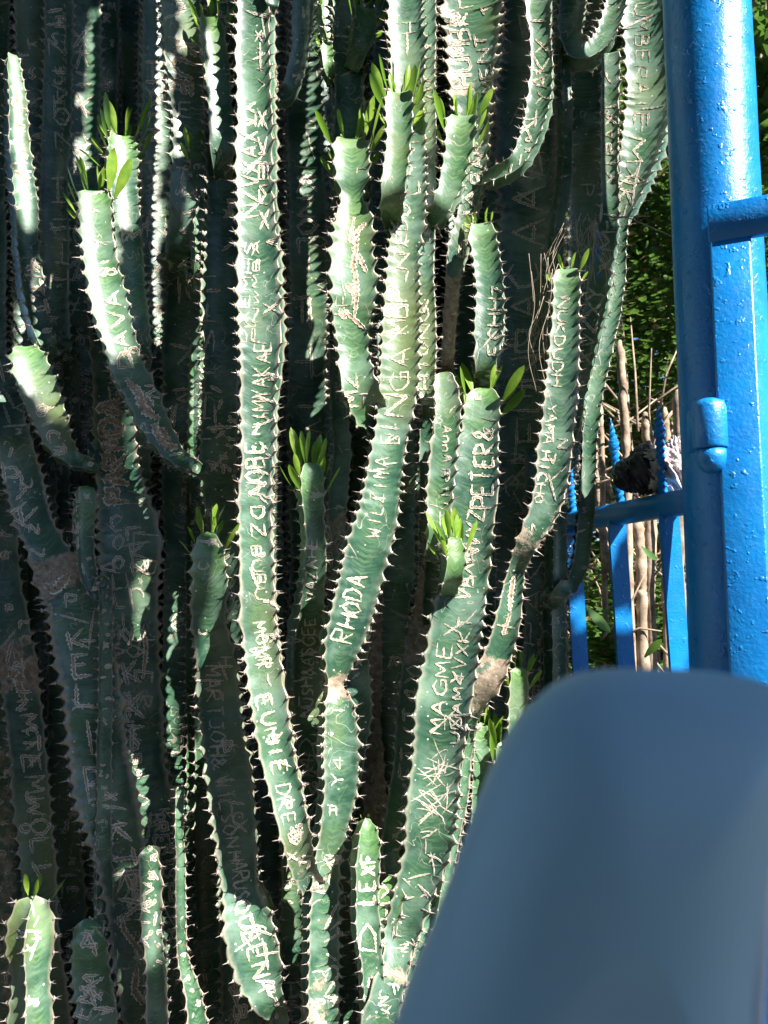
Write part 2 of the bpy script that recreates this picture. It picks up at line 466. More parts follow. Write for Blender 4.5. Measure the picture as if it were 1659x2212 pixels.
# ------------------------------------------------------------------ knife carvings
GL = {
'A': [[(0, 0), (.5, 1), (1, 0)], [(.2, .38), (.8, .38)]], 'B': [[(0, 0), (0, 1), (.7, .95), (.75, .6), (0, .52), (.85, .45), (.85, .08), (0, 0)]],
'C': [[(1, .85), (.5, 1), (.05, .7), (.05, .3), (.5, 0), (1, .12)]], 'D': [[(0, 0), (0, 1), (.6, .9), (.95, .5), (.6, .08), (0, 0)]],
'E': [[(.9, 1), (0, 1), (0, 0), (.95, 0)], [(0, .52), (.7, .52)]], 'F': [[(.9, 1), (0, 1), (0, 0)], [(0, .55), (.7, .55)]],
'G': [[(1, .85), (.5, 1), (.05, .7), (.05, .3), (.5, 0), (1, .15), (1, .5), (.6, .5)]], 'H': [[(0, 0), (0, 1)], [(1, 0), (1, 1)], [(0, .5), (1, .5)]],
'I': [[(.5, 0), (.5, 1)]], 'J': [[(.9, 1), (.9, .2), (.5, 0), (.1, .2)], [(.4, 1), (1.1, 1)]], 'K': [[(0, 0), (0, 1)], [(.9, 1), (0, .45), (.95, 0)]],
'L': [[(0, 1), (0, 0), (.85, 0)]], 'M': [[(0, 0), (.08, 1), (.5, .35), (.92, 1), (1, 0)]], 'N': [[(0, 0), (0, 1), (1, 0), (1, 1)]],
'O': [[(.5, 0), (.08, .3), (.08, .7), (.5, 1), (.92, .7), (.92, .3), (.5, 0)]], 'P': [[(0, 0), (0, 1), (.85, .92), (.85, .55), (0, .48)]],
'Q': [[(.5, 0), (.08, .3), (.08, .7), (.5, 1), (.92, .7), (.92, .3), (.5, 0)], [(.6, .3), (1, -.05)]], 'R': [[(0, 0), (0, 1), (.85, .92), (.85, .58), (0, .5), (.95, 0)]],
'S': [[(.95, .88), (.5, 1), (.1, .78), (.5, .52), (.92, .28), (.5, 0), (.05, .12)]], 'T': [[(.5, 0), (.5, 1)], [(0, 1), (1, 1)]],
'U': [[(0, 1), (.05, .2), (.5, 0), (.92, .2), (1, 1)]], 'V': [[(0, 1), (.5, 0), (1, 1)]], 'W': [[(0, 1), (.25, 0), (.5, .65), (.75, 0), (1, 1)]],
'X': [[(0, 0), (1, 1)], [(0, 1), (1, 0)]], 'Y': [[(0, 1), (.5, .5), (1, 1)], [(.5, .5), (.5, 0)]], 'Z': [[(0, 1), (.95, 1), (0, 0), (1, 0)]],
'4': [[(.7, 0), (.7, 1), (0, .35), (1, .35)]], '7': [[(0, 1), (1, 1), (.35, 0)]], '8': [[(.5, .5), (.1, .75), (.5, 1), (.9, .75), (.5, .5), (.05, .22), (.5, 0), (.95, .22), (.5, .5)]],
'&': [[(1, 0), (.2, .75), (.45, 1), (.7, .75), (.05, .25), (.4, 0), (1, .45)]], '/': [[(.2, 0), (.8, 1)]], '+': [[(.5, .1), (.5, .9)], [(.1, .5), (.9, .5)]],
'a': [[(.85, .6), (.4, .68), (.1, .35), (.4, 0), (.85, .2), (.85, .65), (.9, 0)]], 'n': [[(.1, 0), (.1, .65)], [(.1, .45), (.5, .68), (.85, .5), (.85, 0)]],
'2': [[(.05, .8), (.5, 1), (.9, .75), (.1, .05), (1, 0)]], '.': [[(.4, 0), (.6, .06)]], "'": [[(.5, .75), (.6, 1)]], ' ': []}
def strokes_text(txt, p0, p1, h, squeeze=.78, jit=.05):
    p0 = np.array(p0, float); p1 = np.array(p1, float); L = np.linalg.norm(p1 - p0); d = (p1 - p0) / L
    up = np.array([d[1], -d[0]]); adv = L / len(txt); out = []
    for i, ch in enumerate(txt):
        o = p0 + d * adv * (i + .08) + up * rnd.uniform(-.05, .05) * h
        sc = rnd.uniform(.88, 1.08); sl = rnd.uniform(-.1, .12)
        for stx in GL.get(ch, []):
            out.append([o + d * adv * squeeze * (x + sl * y) + up * h * y * sc + np.array([rnd.uniform(-1, 1), rnd.uniform(-1, 1)]) * jit * h for x, y in stx])
    return out
def scribble(x0, y0, x1, y1, n, ln=.6):
    out = []
    for _ in range(n):
        x, y = rnd.uniform(x0, x1), rnd.uniform(y0, y1); a = rnd.uniform(-.9, .9) + (0 if rnd.random() < .6 else 1.3)
        L = rnd.uniform(.4, 1.0) * ln * abs(x1 - x0)
        P = [(x - math.cos(a) * L / 2, y - math.sin(a) * L / 2), (x + rnd.uniform(-.1, .1) * L, y + rnd.uniform(-.1, .1) * L), (x + math.cos(a) * L / 2, y + math.sin(a) * L / 2)]
        if rnd.random() < .5: P.append((P[-1][0] + rnd.uniform(-.4, .4) * L, P[-1][1] + rnd.uniform(.1, .5) * L))
        out.append(P)
    return out
def carve(st, strokes, w=3.0, inner=.5, h=.0009, name='carving', dash=False):
    if st.cen[:, 0].mean() < -.24: w = w * 1.3
    """cut strokes given in picture pixels into the skin of a stem: raised pale lips with a corky bed between"""
    if st.bvh is None:
        st.bvh = BVHTree.FromPolygons([tuple(v) for v in st.V.tolist()], [tuple(f) for f in st.F.tolist()])
    VV = []; FF = []; MI = []
    for sk in strokes:
        P = np.array(sk, float); out = [P[0]]
        for a, b in zip(P[:-1], P[1:]):
            L = np.linalg.norm(b - a); m = max(1, int(L / 2.6))
            for i in range(1, m + 1): out.append(a + (b - a) * i / m)
        P = np.array(out); npnt = len(P)
        if npnt < 3: continue
        if npnt > 4:                                 # soften the corners a little
            Q = P.copy(); Q[1:-1] = P[1:-1] * .6 + (P[:-2] + P[2:]) * .2; P = Q
        run = []; runs = []
        ww = w * rnd.uniform(.75, 1.3)
        for i in range(npnt):
            d = ray(P[i][0] + rnd.uniform(-.25, .25), P[i][1] + rnd.uniform(-.25, .25))
            hit = st.bvh.ray_cast(CAMP, d.normalized())
            if hit[0] is None or (run and (hit[0] - run[-1][0]).length > .012):
                if len(run) > 2: runs.append(run)
                run = []
                if hit[0] is None: continue
            tt = i / (npnt - 1); w2 = ww * (.35 + .65 * min(1, 5 * tt, 5 * (1 - tt))) * (1 + .25 * math.sin(i * 1.7 + ww * 9)) * rnd.uniform(.9, 1.1)
            nn = hit[1]
            if nn.dot(d) > 0: nn = -nn
            run.append((hit[0], nn, w2 * hit[0].y / FP * .5))
        if len(run) > 2: runs.append(run)
        for run in runs:
            m = len(run)
            for i, (p, nn, hw) in enumerate(run):
                t = (run[min(i + 1, m - 1)][0] - run[max(i - 1, 0)][0])
                if t.length < 1e-7: t = Vector((0, 0, 1))
                t.normalize(); sd = t.cross(nn)
                if sd.length < .1: sd = Vector((1, 0, 0))
                sd.normalize()
                hh = h * min(1, hw / .0012 + .2); k = rnd.uniform(.7, 1.2)
                e1, e2 = rnd.uniform(.7, 1.45), rnd.uniform(.7, 1.45)
                for u, z in ((-e1, -.0004), (-e1 * .8, hh * k), (-inner, hh * .25 + rnd.uniform(0, .0002)), (inner, hh * .25 + rnd.uniform(0, .0002)), (e2 * .8, hh * k), (e2, -.0004)):
                    VV.append(p + sd * (hw * u) + nn * (z + .0001))
            b = len(VV) - m * 6
            for i in range(m - 1):
                for j in range(5):
                    FF.append((b + i * 6 + j, b + i * 6 + j + 1, b + i * 6 + j + 7, b + i * 6 + j + 6)); MI.append(1 if j == 2 else 0)
    if not FF: return None
    me = mesh_np(name, np.array([tuple(v) for v in VV]), np.array(FF), [M_SCAR_RIM, M_SCAR_IN], True, MI)
    o = link(name, me, st.o)
    if name == 'carving' and len(strokes) > 1: tag(o, kind='stuff')
    return o
def word(st, txt, p0, p1, h, w=3.0, stack=False, **k):
    p0 = np.array(p0, float); p1 = np.array(p1, float); n = len(txt); adv = np.linalg.norm(p1 - p0) / n
    for i, ch in enumerate(txt):
        if ch == ' ': continue
        a = p0 + (p1 - p0) * i / n; b = p0 + (p1 - p0) * (i + 1) / n
        if stack:     # upright letters one under another
            m = (a + b) / 2; t = R(rnd.uniform(-14, 6)); dx = np.array([math.cos(t), math.sin(t)]) * h / 2
            a = m - dx + np.array([0, adv * .4]); b = m + dx + np.array([0, adv * .4]); carve(st, strokes_text(ch, a, b, adv * .8), w * 1.22, name='carved_letter', **k)
        else: carve(st, strokes_text(ch, a, b, h), w * 1.22, name='carved_letter', **k)

def age(st, n, lo=1.6, hi=4.5, big=.5):
    """old healed knife strokes all over the camera side of a stem"""
    P = np.array([proj(c) for c in st.cen[::6]]); wv = st.rad[::6]; D = st.cen[::6, 1]; out = []
    ok = [i for i in range(len(P)) if -20 < P[i, 1] < 2230]
    if not ok: return
    for _ in range(n):
        i = ok[rnd.randrange(len(ok))]; x, y = P[i]; w = wv[i] * FP / D[i] * .62
        x += rnd.uniform(-.5, .5) * w; k_ = rnd.random()
        if k_ < .5:
            a = rnd.choice([0, .2, -.3, 1.2, 1.5, 1.8, -.7]) + rnd.uniform(-.2, .2); L = w * rnd.uniform(.35, .9)
            out.append([(x - math.cos(a) * L, y - math.sin(a) * L), (x + rnd.uniform(-2, 2), y + rnd.uniform(-2, 2)), (x + math.cos(a) * L, y + math.sin(a) * L)])
        else:
            ch = rnd.choice('AEHIKLMNOPRSTVXYZC'); h_ = w * rnd.uniform(.5, 1.0)
            q = rnd.choice([(0, -1), (0, 1), (0, 1), (1, 0)]); out += strokes_text(ch, (x - q[0] * h_ * .4, y - q[1] * h_ * .4), (x + q[0] * h_ * .5, y + q[1] * h_ * .5), h_, jit=.09)
    for i in range(0, len(out), 14): carve(st, out[i:i + 14], rnd.uniform(lo, hi))

# ------------------------------------------------------------------ ground behind everything
def gh(x, y):
    bank = 1 / (1 + math.exp(-(y - 3.1) * 2.2))
    side = 1 / (1 + math.exp(-(x - .2) * 3))
    return 1.22 * bank * (.35 + .65 * side) + .05 * math.sin(x * 2.3 + 1) * math.cos(y * 1.7) + .02 * math.sin(x * 9 + y * 7)
def make_ground():
    xs = np.concatenate([np.linspace(-90, -4, 12), np.linspace(-3.8, 4, 60), np.linspace(4.3, 90, 12)])
    ys = np.concatenate([np.linspace(-90, -2, 10), np.linspace(-1.8, 6, 60), np.linspace(6.5, 120, 14)])
    V = [(x, y, gh(x, y) if abs(x) < 12 and -3 < y < 14 else (gh(x, y) if y > 3 else 0)) for y in ys for x in xs]
    nx = len(xs); F = [(j * nx + i, j * nx + i + 1, (j + 1) * nx + i + 1, (j + 1) * nx + i) for j in range(len(ys) - 1) for i in range(nx - 1)]
    m = simple('soil', [(.3, (.035, .027, .018)), (.5, (.075, .055, .036)), (.65, (.05, .06, .025)), (.8, (.13, .10, .07))], 7, .95, .8, .02, 30)
    tag(link('ground', mesh_py('ground', V, F, m, True)), kind='structure')
make_ground()

def plant(x, y, D, label, group='ribbed cactus stems of the thicket'):
    p = at(x, y, D); return empty('cactus', p, label, 'cactus', group)

# ---- the forked plant in the middle
pc = plant(690, 2260, 1.34, 'sunlit forked cactus in the middle, RHODA and EUNIE carved on its arms')
A = build_stem(pc, [(556, -15, 92), (555, 120, 92), (557, 250, 96), (557, 400, 98), (558, 560, 106), (560, 690, 116), (564, 770, 104), (563, 860, 92), (560, 960, 88), (557, 1020, 78), (554, 1090, 84),
                     (558, 1200, 86), (563, 1320, 88), (570, 1420, 90), (580, 1510, 88), (594, 1600, 86), (610, 1690, 82), (630, 1780, 72), (652, 1860, 66, 1.31), (675, 1905, 62, 1.34)],
               1.28, n=4, phi=62, ext=(700, 10), q=8, amp=.225, ridge=.55, cork=((1820, 1925, .42),), seed=101, lobe=[0., .15, .9, 0.], spine=.013, twist=-20)
word(A, 'IMYAKAE', (580, 915), (588, 735), 38, 3.2); word(A, 'DXEMHS', (531, 742), (549, 520), 19, 2.8); word(A, 'PNWMBA', (556, 735), (562, 515), 14, 2.6)
word(A, 'NZVXAXVX', (562, 470), (553, 215), 38, 5.0); word(A, 'XMBKX', (583, 500), (575, 230), 20, 4.2)
word(A, 'VIVX', (572, 200), (566, 60), 16, 2.2)
word(A, 'NOBE', (573, 1070), (566, 950), 40, 5.2); carve(A, scribble(545, 950, 595, 1080, 10), 3.2)
word(A, 'DZ', (540, 1092), (546, 1165), 30, 4.4); word(A, 'BUBU', (541, 1178), (553, 1300), 24, 3.2); word(A, 'MOMR', (546, 1345), (560, 1450), 27, 3.0)
carve(A, [[(578, 1455), (579, 1470), (586, 1483)]], 3); word(A, 'EUNIE', (552, 1505), (592, 1680), 34, 4.0); word(A, 'DRE', (592, 1695), (612, 1790), 32, 3.4); word(A, 'D', (622, 1800), (632, 1835), 30, 3.2)
B = build_stem(pc, [(880, -15, 84), (882, 130, 84), (886, 260, 72), (890, 380, 66), (880, 480, 74), (865, 580, 74), (862, 700, 84), (862, 790, 90), (853, 880, 84), (842, 950, 76), (827, 1030, 82),
                     (812, 1110, 90), (788, 1200, 96), (762, 1290, 96), (738, 1370, 88), (722, 1440, 58), (716, 1482, 34), (722, 1525, 66), (728, 1600, 80), (730, 1690, 74), (720, 1780, 60),
                     (708, 1850, 60), (698, 1930, 64), (692, 2050, 66), (690, 2230, 70), (690, 2700, 90)],
               1.34, n=4, phi=50, ext=(700, 60), q=8, amp=.225, ridge=.35, cork=((1455, 1512, .75), (1890, 1925, .4), (2100, 2400, .38)), seed=102, lobe=[.1, 0., 0., .3], twist=-22)
word(B, 'RHODA', (758, 1392), (798, 1243), 44, 4.0); word(B, 'WILZIMA', (818, 1165), (842, 985), 30, 2.8); word(B, 'EI', (862, 960), (866, 915), 44, 3.4); word(B, 'NGA', (874, 905), (890, 745), 44, 3.8)
word(B, 'MBP', (876, 725), (884, 615), 46, 6.0); word(B, 'TEDU', (872, 560), (888, 440), 24, 3.0); word(B, 'LYV', (906, 420), (892, 300), 20, 3)
word(B, 'I', (718, 1640), (722, 1520), 8, 6); word(B, 'Y4', (742, 1700), (742, 1630), 26, 2.6); word(B, 'I', (724, 1760), (728, 1720), 20, 2.4)
carve(B, [[(700, 2010), (725, 1960), (735, 1945)], [(700, 2035), (728, 2020), (735, 1990), (712, 2010)], [(705, 2060), (728, 2075)], [(702, 2100), (722, 2085), (735, 2100), (715, 2130), (702, 2150)]], 4.5)
carve(B, scribble(665, 1850, 725, 1920, 9), 3.5); carve(B, scribble(670, 2150, 730, 2215, 12), 4)
C_ = build_stem(pc, [(861, 203, 62), (860, 265, 60), (857, 340, 50), (848, 420, 52), (845, 480, 40, 1.33), (852, 520, 34, 1.35)], 1.27, n=4, phi=46, tip=1, q=8, seed=103, leaves=(13, .05), leaflen=.06, ridge=0, young=.35, amp=.2, conc=.24)
D_ = build_stem(pc, [(759, 305, 78), (761, 350, 80), (761, 400, 70), (760, 437, 48), (764, 490, 80), (760, 560, 92), (761, 640, 98), (757, 710, 76), (760, 770, 66), (768, 830, 74), (786, 880, 74, 1.33), (812, 915, 56, 1.36)],
                1.30, n=4, phi=46, tip=1, q=8, seed=104, leaves=(14, .05), leaflen=.052, ridge=.25, young=.3, amp=.225)
carve(D_, [[(765, 468), (762, 490), (756, 520), (770, 505), (768, 540), (762, 575), (768, 600), (770, 640), (765, 690)], [(790, 480), (768, 505)], [(768, 540), (793, 590)], [(748, 612), (770, 640)], [(736, 665), (765, 690), (790, 712)], [(744, 690), (736, 665)]], 12, .72)
word(D_, 'MZ', (775, 880), (770, 800), 34, 6)
S_ = build_stem(pc, [(996, 255, 66), (992, 300, 66), (985, 350, 56), (972, 410, 50), (950, 455, 40), (925, 495, 34, 1.38)], 1.33, n=4, phi=46, tip=1, q=8, seed=105, leaves=(13, .055), leaflen=.062, ridge=.1, young=.35, amp=.2)
X12 = build_stem(pc, [(670, 1000, 56, 1.29), (668, 1050, 58, 1.29), (670, 1120, 50, 1.30), (672, 1200, 54, 1.32), (668, 1290, 60, 1.37), (662, 1380, 78), (659, 1460, 80), (660, 1540, 70), (664, 1620, 62), (670, 1700, 54), (676, 1790, 44, 1.40), (684, 1860, 30, 1.36)],
                 1.43, n=4, phi=30, tip=1, q=7, seed=106, leaves=(13, .06), leaflen=.058, ridge=.2, young=.1, lobe=[0., .3, .9, .3])
word(X12, 'NUSH&ASGEE', (676, 1550), (680, 1330), 26, 2.8); word(X12, 'VAZAHE', (683, 1300), (686, 1160), 24, 3.2); word(X12, 'K2MD', (682, 1770), (680, 1590), 34, 3.0)
X14 = build_stem(pc, [(772, 1380, 50), (772, 1440, 52), (776, 1520, 54), (770, 1600, 46), (758, 1680, 40), (742, 1760, 34)], 1.44, n=4, phi=40, q=7, seed=107, ext=(120, 20), lobe=.5)

# ---- plants right of the middle
pr = plant(815, 2300, 1.32, 'cactus right of centre with PETER and MAGME carved on its leaning arm')
I_ = build_stem(pr, [(1043, 838, 54), (1043, 880, 74), (1040, 930, 78), (1034, 1000, 88), (1028, 1080, 98), (1022, 1160, 90), (1013, 1240, 84), (992, 1320, 100), (980, 1400, 106), (968, 1470, 106), (956, 1550, 104), (944, 1640, 98), (935, 1730, 98),
                     (928, 1810, 92), (910, 1880, 80), (888, 1950, 72), (868, 2020, 64), (856, 2080, 52, 1.32), (836, 2160, 66, 1.30), (822, 2260, 74, 1.30), (818, 2700, 90, 1.32)],
                1.34, n=4, phi=46, tip=1, q=8, seed=120, leaves=(6, .045), leaflen=.06, ridge=.3, young=.0, amp=.225, twist=10, cork=((2085, 2130, .5),))
word(I_, 'PETER&', (1062, 1100), (1068, 925), 44, 5.0); word(I_, 'VAXNVYZ', (1012, 1300), (1048, 1100), 34, 4.0); word(I_, 'MAGME', (955, 1590), (978, 1385), 30, 3.0)
word(I_, 'YVXKT', (1000, 1480), (1020, 1330), 28, 2.6); word(I_, 'UNAM4', (990, 1610), (1004, 1450), 22, 2.4)
carve(I_, scribble(910, 1620, 975, 1760, 34, .9), 1.9, h=.0006); carve(I_, scribble(900, 1760, 960, 2040, 16, .7), 2.4); carve(I_, scribble(850, 1890, 900, 2040, 7, .6), 2.4)
carve(I_, scribble(815, 2090, 860, 2200, 10, .6), 3)
K_ = build_stem(pr, [(975, 1160, 50), (976, 1200, 50), (970, 1240, 48), (960, 1285, 36, 1.33), (962, 1320, 26, 1.36)], 1.27, n=4, phi=25, tip=1, q=7, seed=121, leaves=(9, .04), leaflen=.05, ridge=0, young=.6, amp=.24)
L_ = build_stem(pr, [(925, 1270, 46, 1.46), (912, 1340, 50, 1.44), (898, 1420, 52), (890, 1500, 54), (884, 1580, 56), (878, 1650, 52), (866, 1720, 54), (858, 1780, 48), (850, 1830, 34), (858, 1900, 30, 1.36), (858, 2010, 30, 1.34)],
                1.38, n=4, phi=46, q=7, seed=122, cork=((1100, 1440, .95),), ridge=.5, ext=(160, 8), young=.1)
word(L_, 'Y&XET/T4Y', (890, 1810), (910, 1440), 32, 4.2)
J_ = build_stem(pr, [(790, 1768, 26), (791, 1800, 50), (790, 1860, 60), (789, 1930, 54), (792, 2000, 58), (800, 2070, 52), (808, 2140, 54), (812, 2230, 60, 1.31), (815, 2500, 66, 1.31)],
                1.305, n=4, phi=32, tip=1, q=8, seed=123, leaves=(3, .012), leaflen=.012, ridge=.15, young=.1, amp=.2)
word(J_, 'LEXF', (810, 1955), (810, 1835), 34, 5); word(J_, 'D', (812, 2062), (814, 1985), 40, 4.6); carve(J_, [[(800, 2110), (804, 2150), (806, 2160)]], 13, .6)
J2 = build_stem(pr, [(845, 1893, 42), (850, 1920, 50), (842, 1970, 46), (832, 2030, 38), (828, 2090, 40, 1.34), (826, 2160, 36, 1.34)], 1.33, n=3, phi=28, tip=1, seed=124, ridge=.5, young=.15)
word(J2, 'ZHY', (848, 2040), (856, 1905), 30, 4.5)
X18 = build_stem(pr, [(1022, 1560, 22), (1008, 1640, 26), (1000, 1720, 28), (990, 1790, 24), (972, 1860, 26), (955, 1930, 28), (940, 1990, 30), (912, 2060, 34), (880, 2130, 40), (862, 2210, 52), (850, 2500, 60)], 1.36, n=4, phi=20, seed=125, ridge=1.0, q=7, young=.1, spine=.0105)
X18b = build_stem(pr, [(955, 1925, 30), (946, 1980, 36), (932, 2050, 34), (915, 2110, 30), (890, 2180, 40), (870, 2280, 50)], 1.38, n=4, phi=35, seed=126, tip=1, q=7)

py = plant(1060, 1700, 1.36, 'slender cactus right of centre with YAMAHICHO in small letters below its tip')
M_ = build_stem(py, [(1228, 583, 54), (1228, 620, 56), (1224, 680, 56), (1218, 760, 62), (1212, 850, 66), (1204, 920, 66), (1197, 980, 70), (1188, 1050, 66), (1170, 1110, 56), (1142, 1165, 46), (1115, 1225, 34, 1.32), (1106, 1270, 42, 1.325), (1096, 1340, 50, 1.325), (1080, 1400, 52, 1.33), (1058, 1460, 58, 1.335),
                     (1032, 1515, 42, 1.35), (1016, 1570, 30, 1.36), (1006, 1650, 30, 1.38), (985, 1780, 30, 1.38), (960, 1900, 34, 1.38), (900, 2100, 40, 1.36), (860, 2400, 50, 1.36)],
                1.30, n=4, phi=46, tip=1, q=8, seed=130, leaves=(8, .018), leaflen=.034, ridge=.6, cork=((1140, 1215, .5), (1410, 1545, .62)), amp=.225)
word(M_, 'NUKDUDH', (1206, 640), (1188, 835), 24, 3.2); word(M_, 'YAMA', (1184, 870), (1172, 960), 22, 3.0); word(M_, 'HICHO', (1170, 972), (1152, 1090), 22, 3.6)
carve(M_, [[(1110, 1240), (1104, 1280), (1100, 1320)], [(1104, 1320), (1086, 1370), (1098, 1366)]], 9, .6)
N_ = build_stem(py, [(1316, 125, 44), (1318, 160, 42), (1318, 300, 40), (1319, 450, 40), (1312, 520, 48), (1302, 580, 46, 1.48), (1288, 650, 48, 1.49), (1272, 720, 46, 1.5), (1256, 790, 44, 1.5), (1244, 860, 38, 1.5), (1234, 930, 32, 1.5), (1218, 990, 34, 1.5), (1200, 1060, 34, 1.47), (1178, 1115, 30, 1.4), (1150, 1165, 28, 1.32)],
                1.47, n=4, phi=42, q=7, seed=131, ridge=.3, lobe=[0., .4, .5, 0.], twist=15)
word(N_, 'YIRAX', (1333, 400), (1331, 240), 26, 3.0); word(N_, 'XMT', (1324, 600), (1338, 440), 34, 3.6); word(N_, 'XVZXY', (1276, 790), (1304, 620), 34, 3.4)
carve(N_, scribble(1230, 800, 1262, 850, 6), 4)

ph = plant(1055, 1300, 1.38, 'short arm with ECHH carved on it and a spiky leaf tuft, above the PETER arm')
H_ = build_stem(ph, [(1040, 484, 44), (1046, 520, 58), (1056, 580, 60), (1060, 650, 60), (1058, 730, 60), (1052, 800, 44), (1046, 860, 40, 1.42), (1042, 1300, 50, 1.48), (1040, 2400, 70, 1.5)], 1.37, n=4, phi=46, tip=1, q=8, seed=140, leaves=(14, .02), leaflen=.03, ridge=.2, amp=.225)
word(H_, 'ECHH', (1086, 768), (1085, 640), 32, 3.6)
pg = plant(950, 1500, 1.43, 'narrow pale cactus arm with Anna carved on it, between the EINGA and PETER arms')
G_ = build_stem(pg, [(955, 806, 34), (962, 850, 52), (964, 920, 56), (956, 1000, 56), (948, 1080, 54), (944, 1180, 48), (940, 1300, 44, 1.42), (930, 2400, 60, 1.5)], 1.325, n=4, phi=48, tip=2, q=7, seed=141, lobe=[.3, .6, 0., 0.], ridge=.6, young=.2)
word(G_, 'AnnA', (954, 918), (956, 1000), 20, 2.6); word(G_, 'PI', (952, 1010), (950, 1090), 20, 2.6)
pf_ = plant(915, 1500, 1.45, 'narrow cactus arm with THIONG carved on it, just behind the EINGA arm')
F_ = build_stem(pf_, [(918, 440, 40), (918, 520, 42), (918, 620, 42), (918, 700, 44), (920, 780, 42), (924, 850, 34), (928, 900, 24), (925, 1000, 30, 1.44), (920, 2400, 60, 1.5)], 1.365, n=4, phi=45, q=7, seed=142, ext=(500, 6), lobe=[.3, .8, .2, 0.])
word(F_, 'THIONG', (928, 880), (926, 660), 24, 3.2)
pr_ = plant(1000, 1500, 1.45, 'broad pale cactus at the top with thick brown AIMEH lettering')
R_ = build_stem(pr_, [(1022, -15, 134), (1020, 60, 124), (1020, 140, 116), (1020, 200, 104), (1022, 260, 80), (1028, 340, 56), (1022, 420, 46), (1010, 480, 42), (994, 540, 42), (984, 600, 34), (974, 680, 30), (966, 780, 28), (962, 900, 26, 1.5), (960, 2400, 60, 1.55)],
                1.42, n=4, phi=46, q=8, seed=143, ext=(700, 30), ridge=.7, cork=((185, 235, .55), (600, 800, .9)))
word(R_, 'HUMBR', (1022, 190), (1010, 20), 42, 6.5); word(R_, 'MENT', (1068, 200), (1050, 70), 26, 4); word(R_, 'T', (1072, 20), (1060, 0), 30, 4); word(R_, 'BAR', (1046, 400), (1044, 300), 30, 5)
word(R_, 'BUA', (1012, 560), (1034, 400), 26, 4)
Q_ = build_stem(pr_, [(1167, -15, 58), (1172, 80, 46), (1174, 160, 48), (1166, 230, 52), (1154, 280, 48), (1138, 325, 42), (1112, 362, 36), (1080, 380, 34, 1.38), (1048, 392, 30, 1.40)], 1.36, n=4, phi=50, q=7, seed=144, ext=(500, 8), leaves=None, amp=.225, ridge=.2, young=.15)
word(Q_, 'YAKX', (1184, 230), (1190, 80), 32, 2.8, inner=.7); word(Q_, 'X', (1148, 310), (1160, 250), 34, 4)
po = plant(1340, 1500, 1.5, 'broad cactus beside the blue post with UMBERAIE MK carved down its face')
O_ = build_stem(po, [(1394, -15, 104), (1398, 80, 104), (1402, 160, 102), (1400, 240, 98), (1388, 310, 92), (1372, 370, 76), (1355, 430, 56), (1342, 480, 34), (1338, 540, 30), (1330, 640, 30), (1314, 740, 30), (1292, 830, 34), (1278, 920, 32), (1268, 1020, 30), (1262, 1120, 34), (1252, 1210, 34), (1230, 1262, 32), (1200, 1290, 34, 1.5), (1190, 1400, 46, 1.55), (1188, 2400, 60, 1.55)],
                1.52, n=4, phi=46, q=8, seed=145, ext=(700, 20), amp=.225, ridge=.2, twist=-12)
word(O_, 'UMBERAIE', (1373, 5), (1371, 275), 30, 2.6, inner=.7); word(O_, 'M', (1362, 290), (1352, 360), 36, 4); word(O_, 'TK', (1345, 370), (1328, 440), 34, 4)
pp = plant(1180, 1600, 1.62, 'dark shaded cactus behind the YAMA arm with SRI scratched on its lower part')
X16 = build_stem(pp, [(1178, 1040, 80), (1180, 1150, 78), (1180, 1260, 80), (1178, 1380, 82), (1172, 1500, 84), (1168, 1650, 80), (1165, 2400, 90)], 1.58, n=4, phi=46, q=6, seed=146, ext=(60, 0), lobe=.7)
word(X16, 'PASR', (1165, 1400), (1190, 1130), 44, 3.4); word(X16, '7IHI', (1160, 1640), (1180, 1420), 44, 3)
pu = plant(1130, 1700, 1.66, 'wide black-green cactus in deep shade with big AACRAFN letters')
U_ = build_stem(pu, [(1140, 330, 130), (1150, 480, 124), (1138, 620, 130), (1130, 760, 126), (1128, 900, 120), (1124, 1050, 116), (1120, 1300, 110), (1120, 2400, 110)], 1.64, n=4, phi=46, q=6, seed=147, ext=(800, 20), lobe=.3, ridge=.8)
word(U_, 'EUNRAC', (1180, 960), (1165, 560), 70, 5); word(U_, 'AA', (1178, 540), (1180, 390), 70, 5); word(U_, 'MEKN', (1170, 1250), (1150, 980), 50, 4)
U2 = build_stem(plant(1215, 1700, 1.6, 'thin wavy-edged cactus rib catching the sun left of the dried grass'), [(1216, 120, 34), (1222, 240, 36), (1222, 330, 32), (1218, 400, 34), (1208, 470, 36), (1200, 560, 34), (1196, 700, 40), (1200, 900, 40), (1200, 2400, 60)], 1.52, n=4, phi=10, q=7, seed=148, ext=(600, 4), lobe=.2)
U3 = build_stem(plant(1270, 1700, 1.75, 'shaded straight cactus stem behind the dry nest of grass'), [(1272, 100, 90), (1270, 400, 84), (1258, 700, 74), (1215, 1000, 66), (1190, 1300, 64), (1180, 2400, 80)], 1.78, n=4, phi=44, q=5, seed=149, ext=(600, 4))
T1 = build_stem(plant(1240, 200, 1.5, 'knotted crooked cactus arm at the top right, bent sideways between upright stems'), [(1340, -15, 50), (1330, 40, 50), (1310, 90, 48), (1280, 118, 44), (1252, 125, 40), (1235, 110, 44), (1228, 60, 60), (1232, 0, 64), (1236, -60, 66)], 1.5, n=4, phi=40, q=7, seed=150, amp=.2)
T2 = build_stem(plant(1270, 0, 1.6, 'short shaded cactus stem hanging in at the top between two sunlit arms'), [(1262, -40, 70), (1268, 20, 70), (1272, 80, 60), (1270, 140, 50)], 1.62, n=4, phi=40, q=6, seed=151, ext=(600, 4))

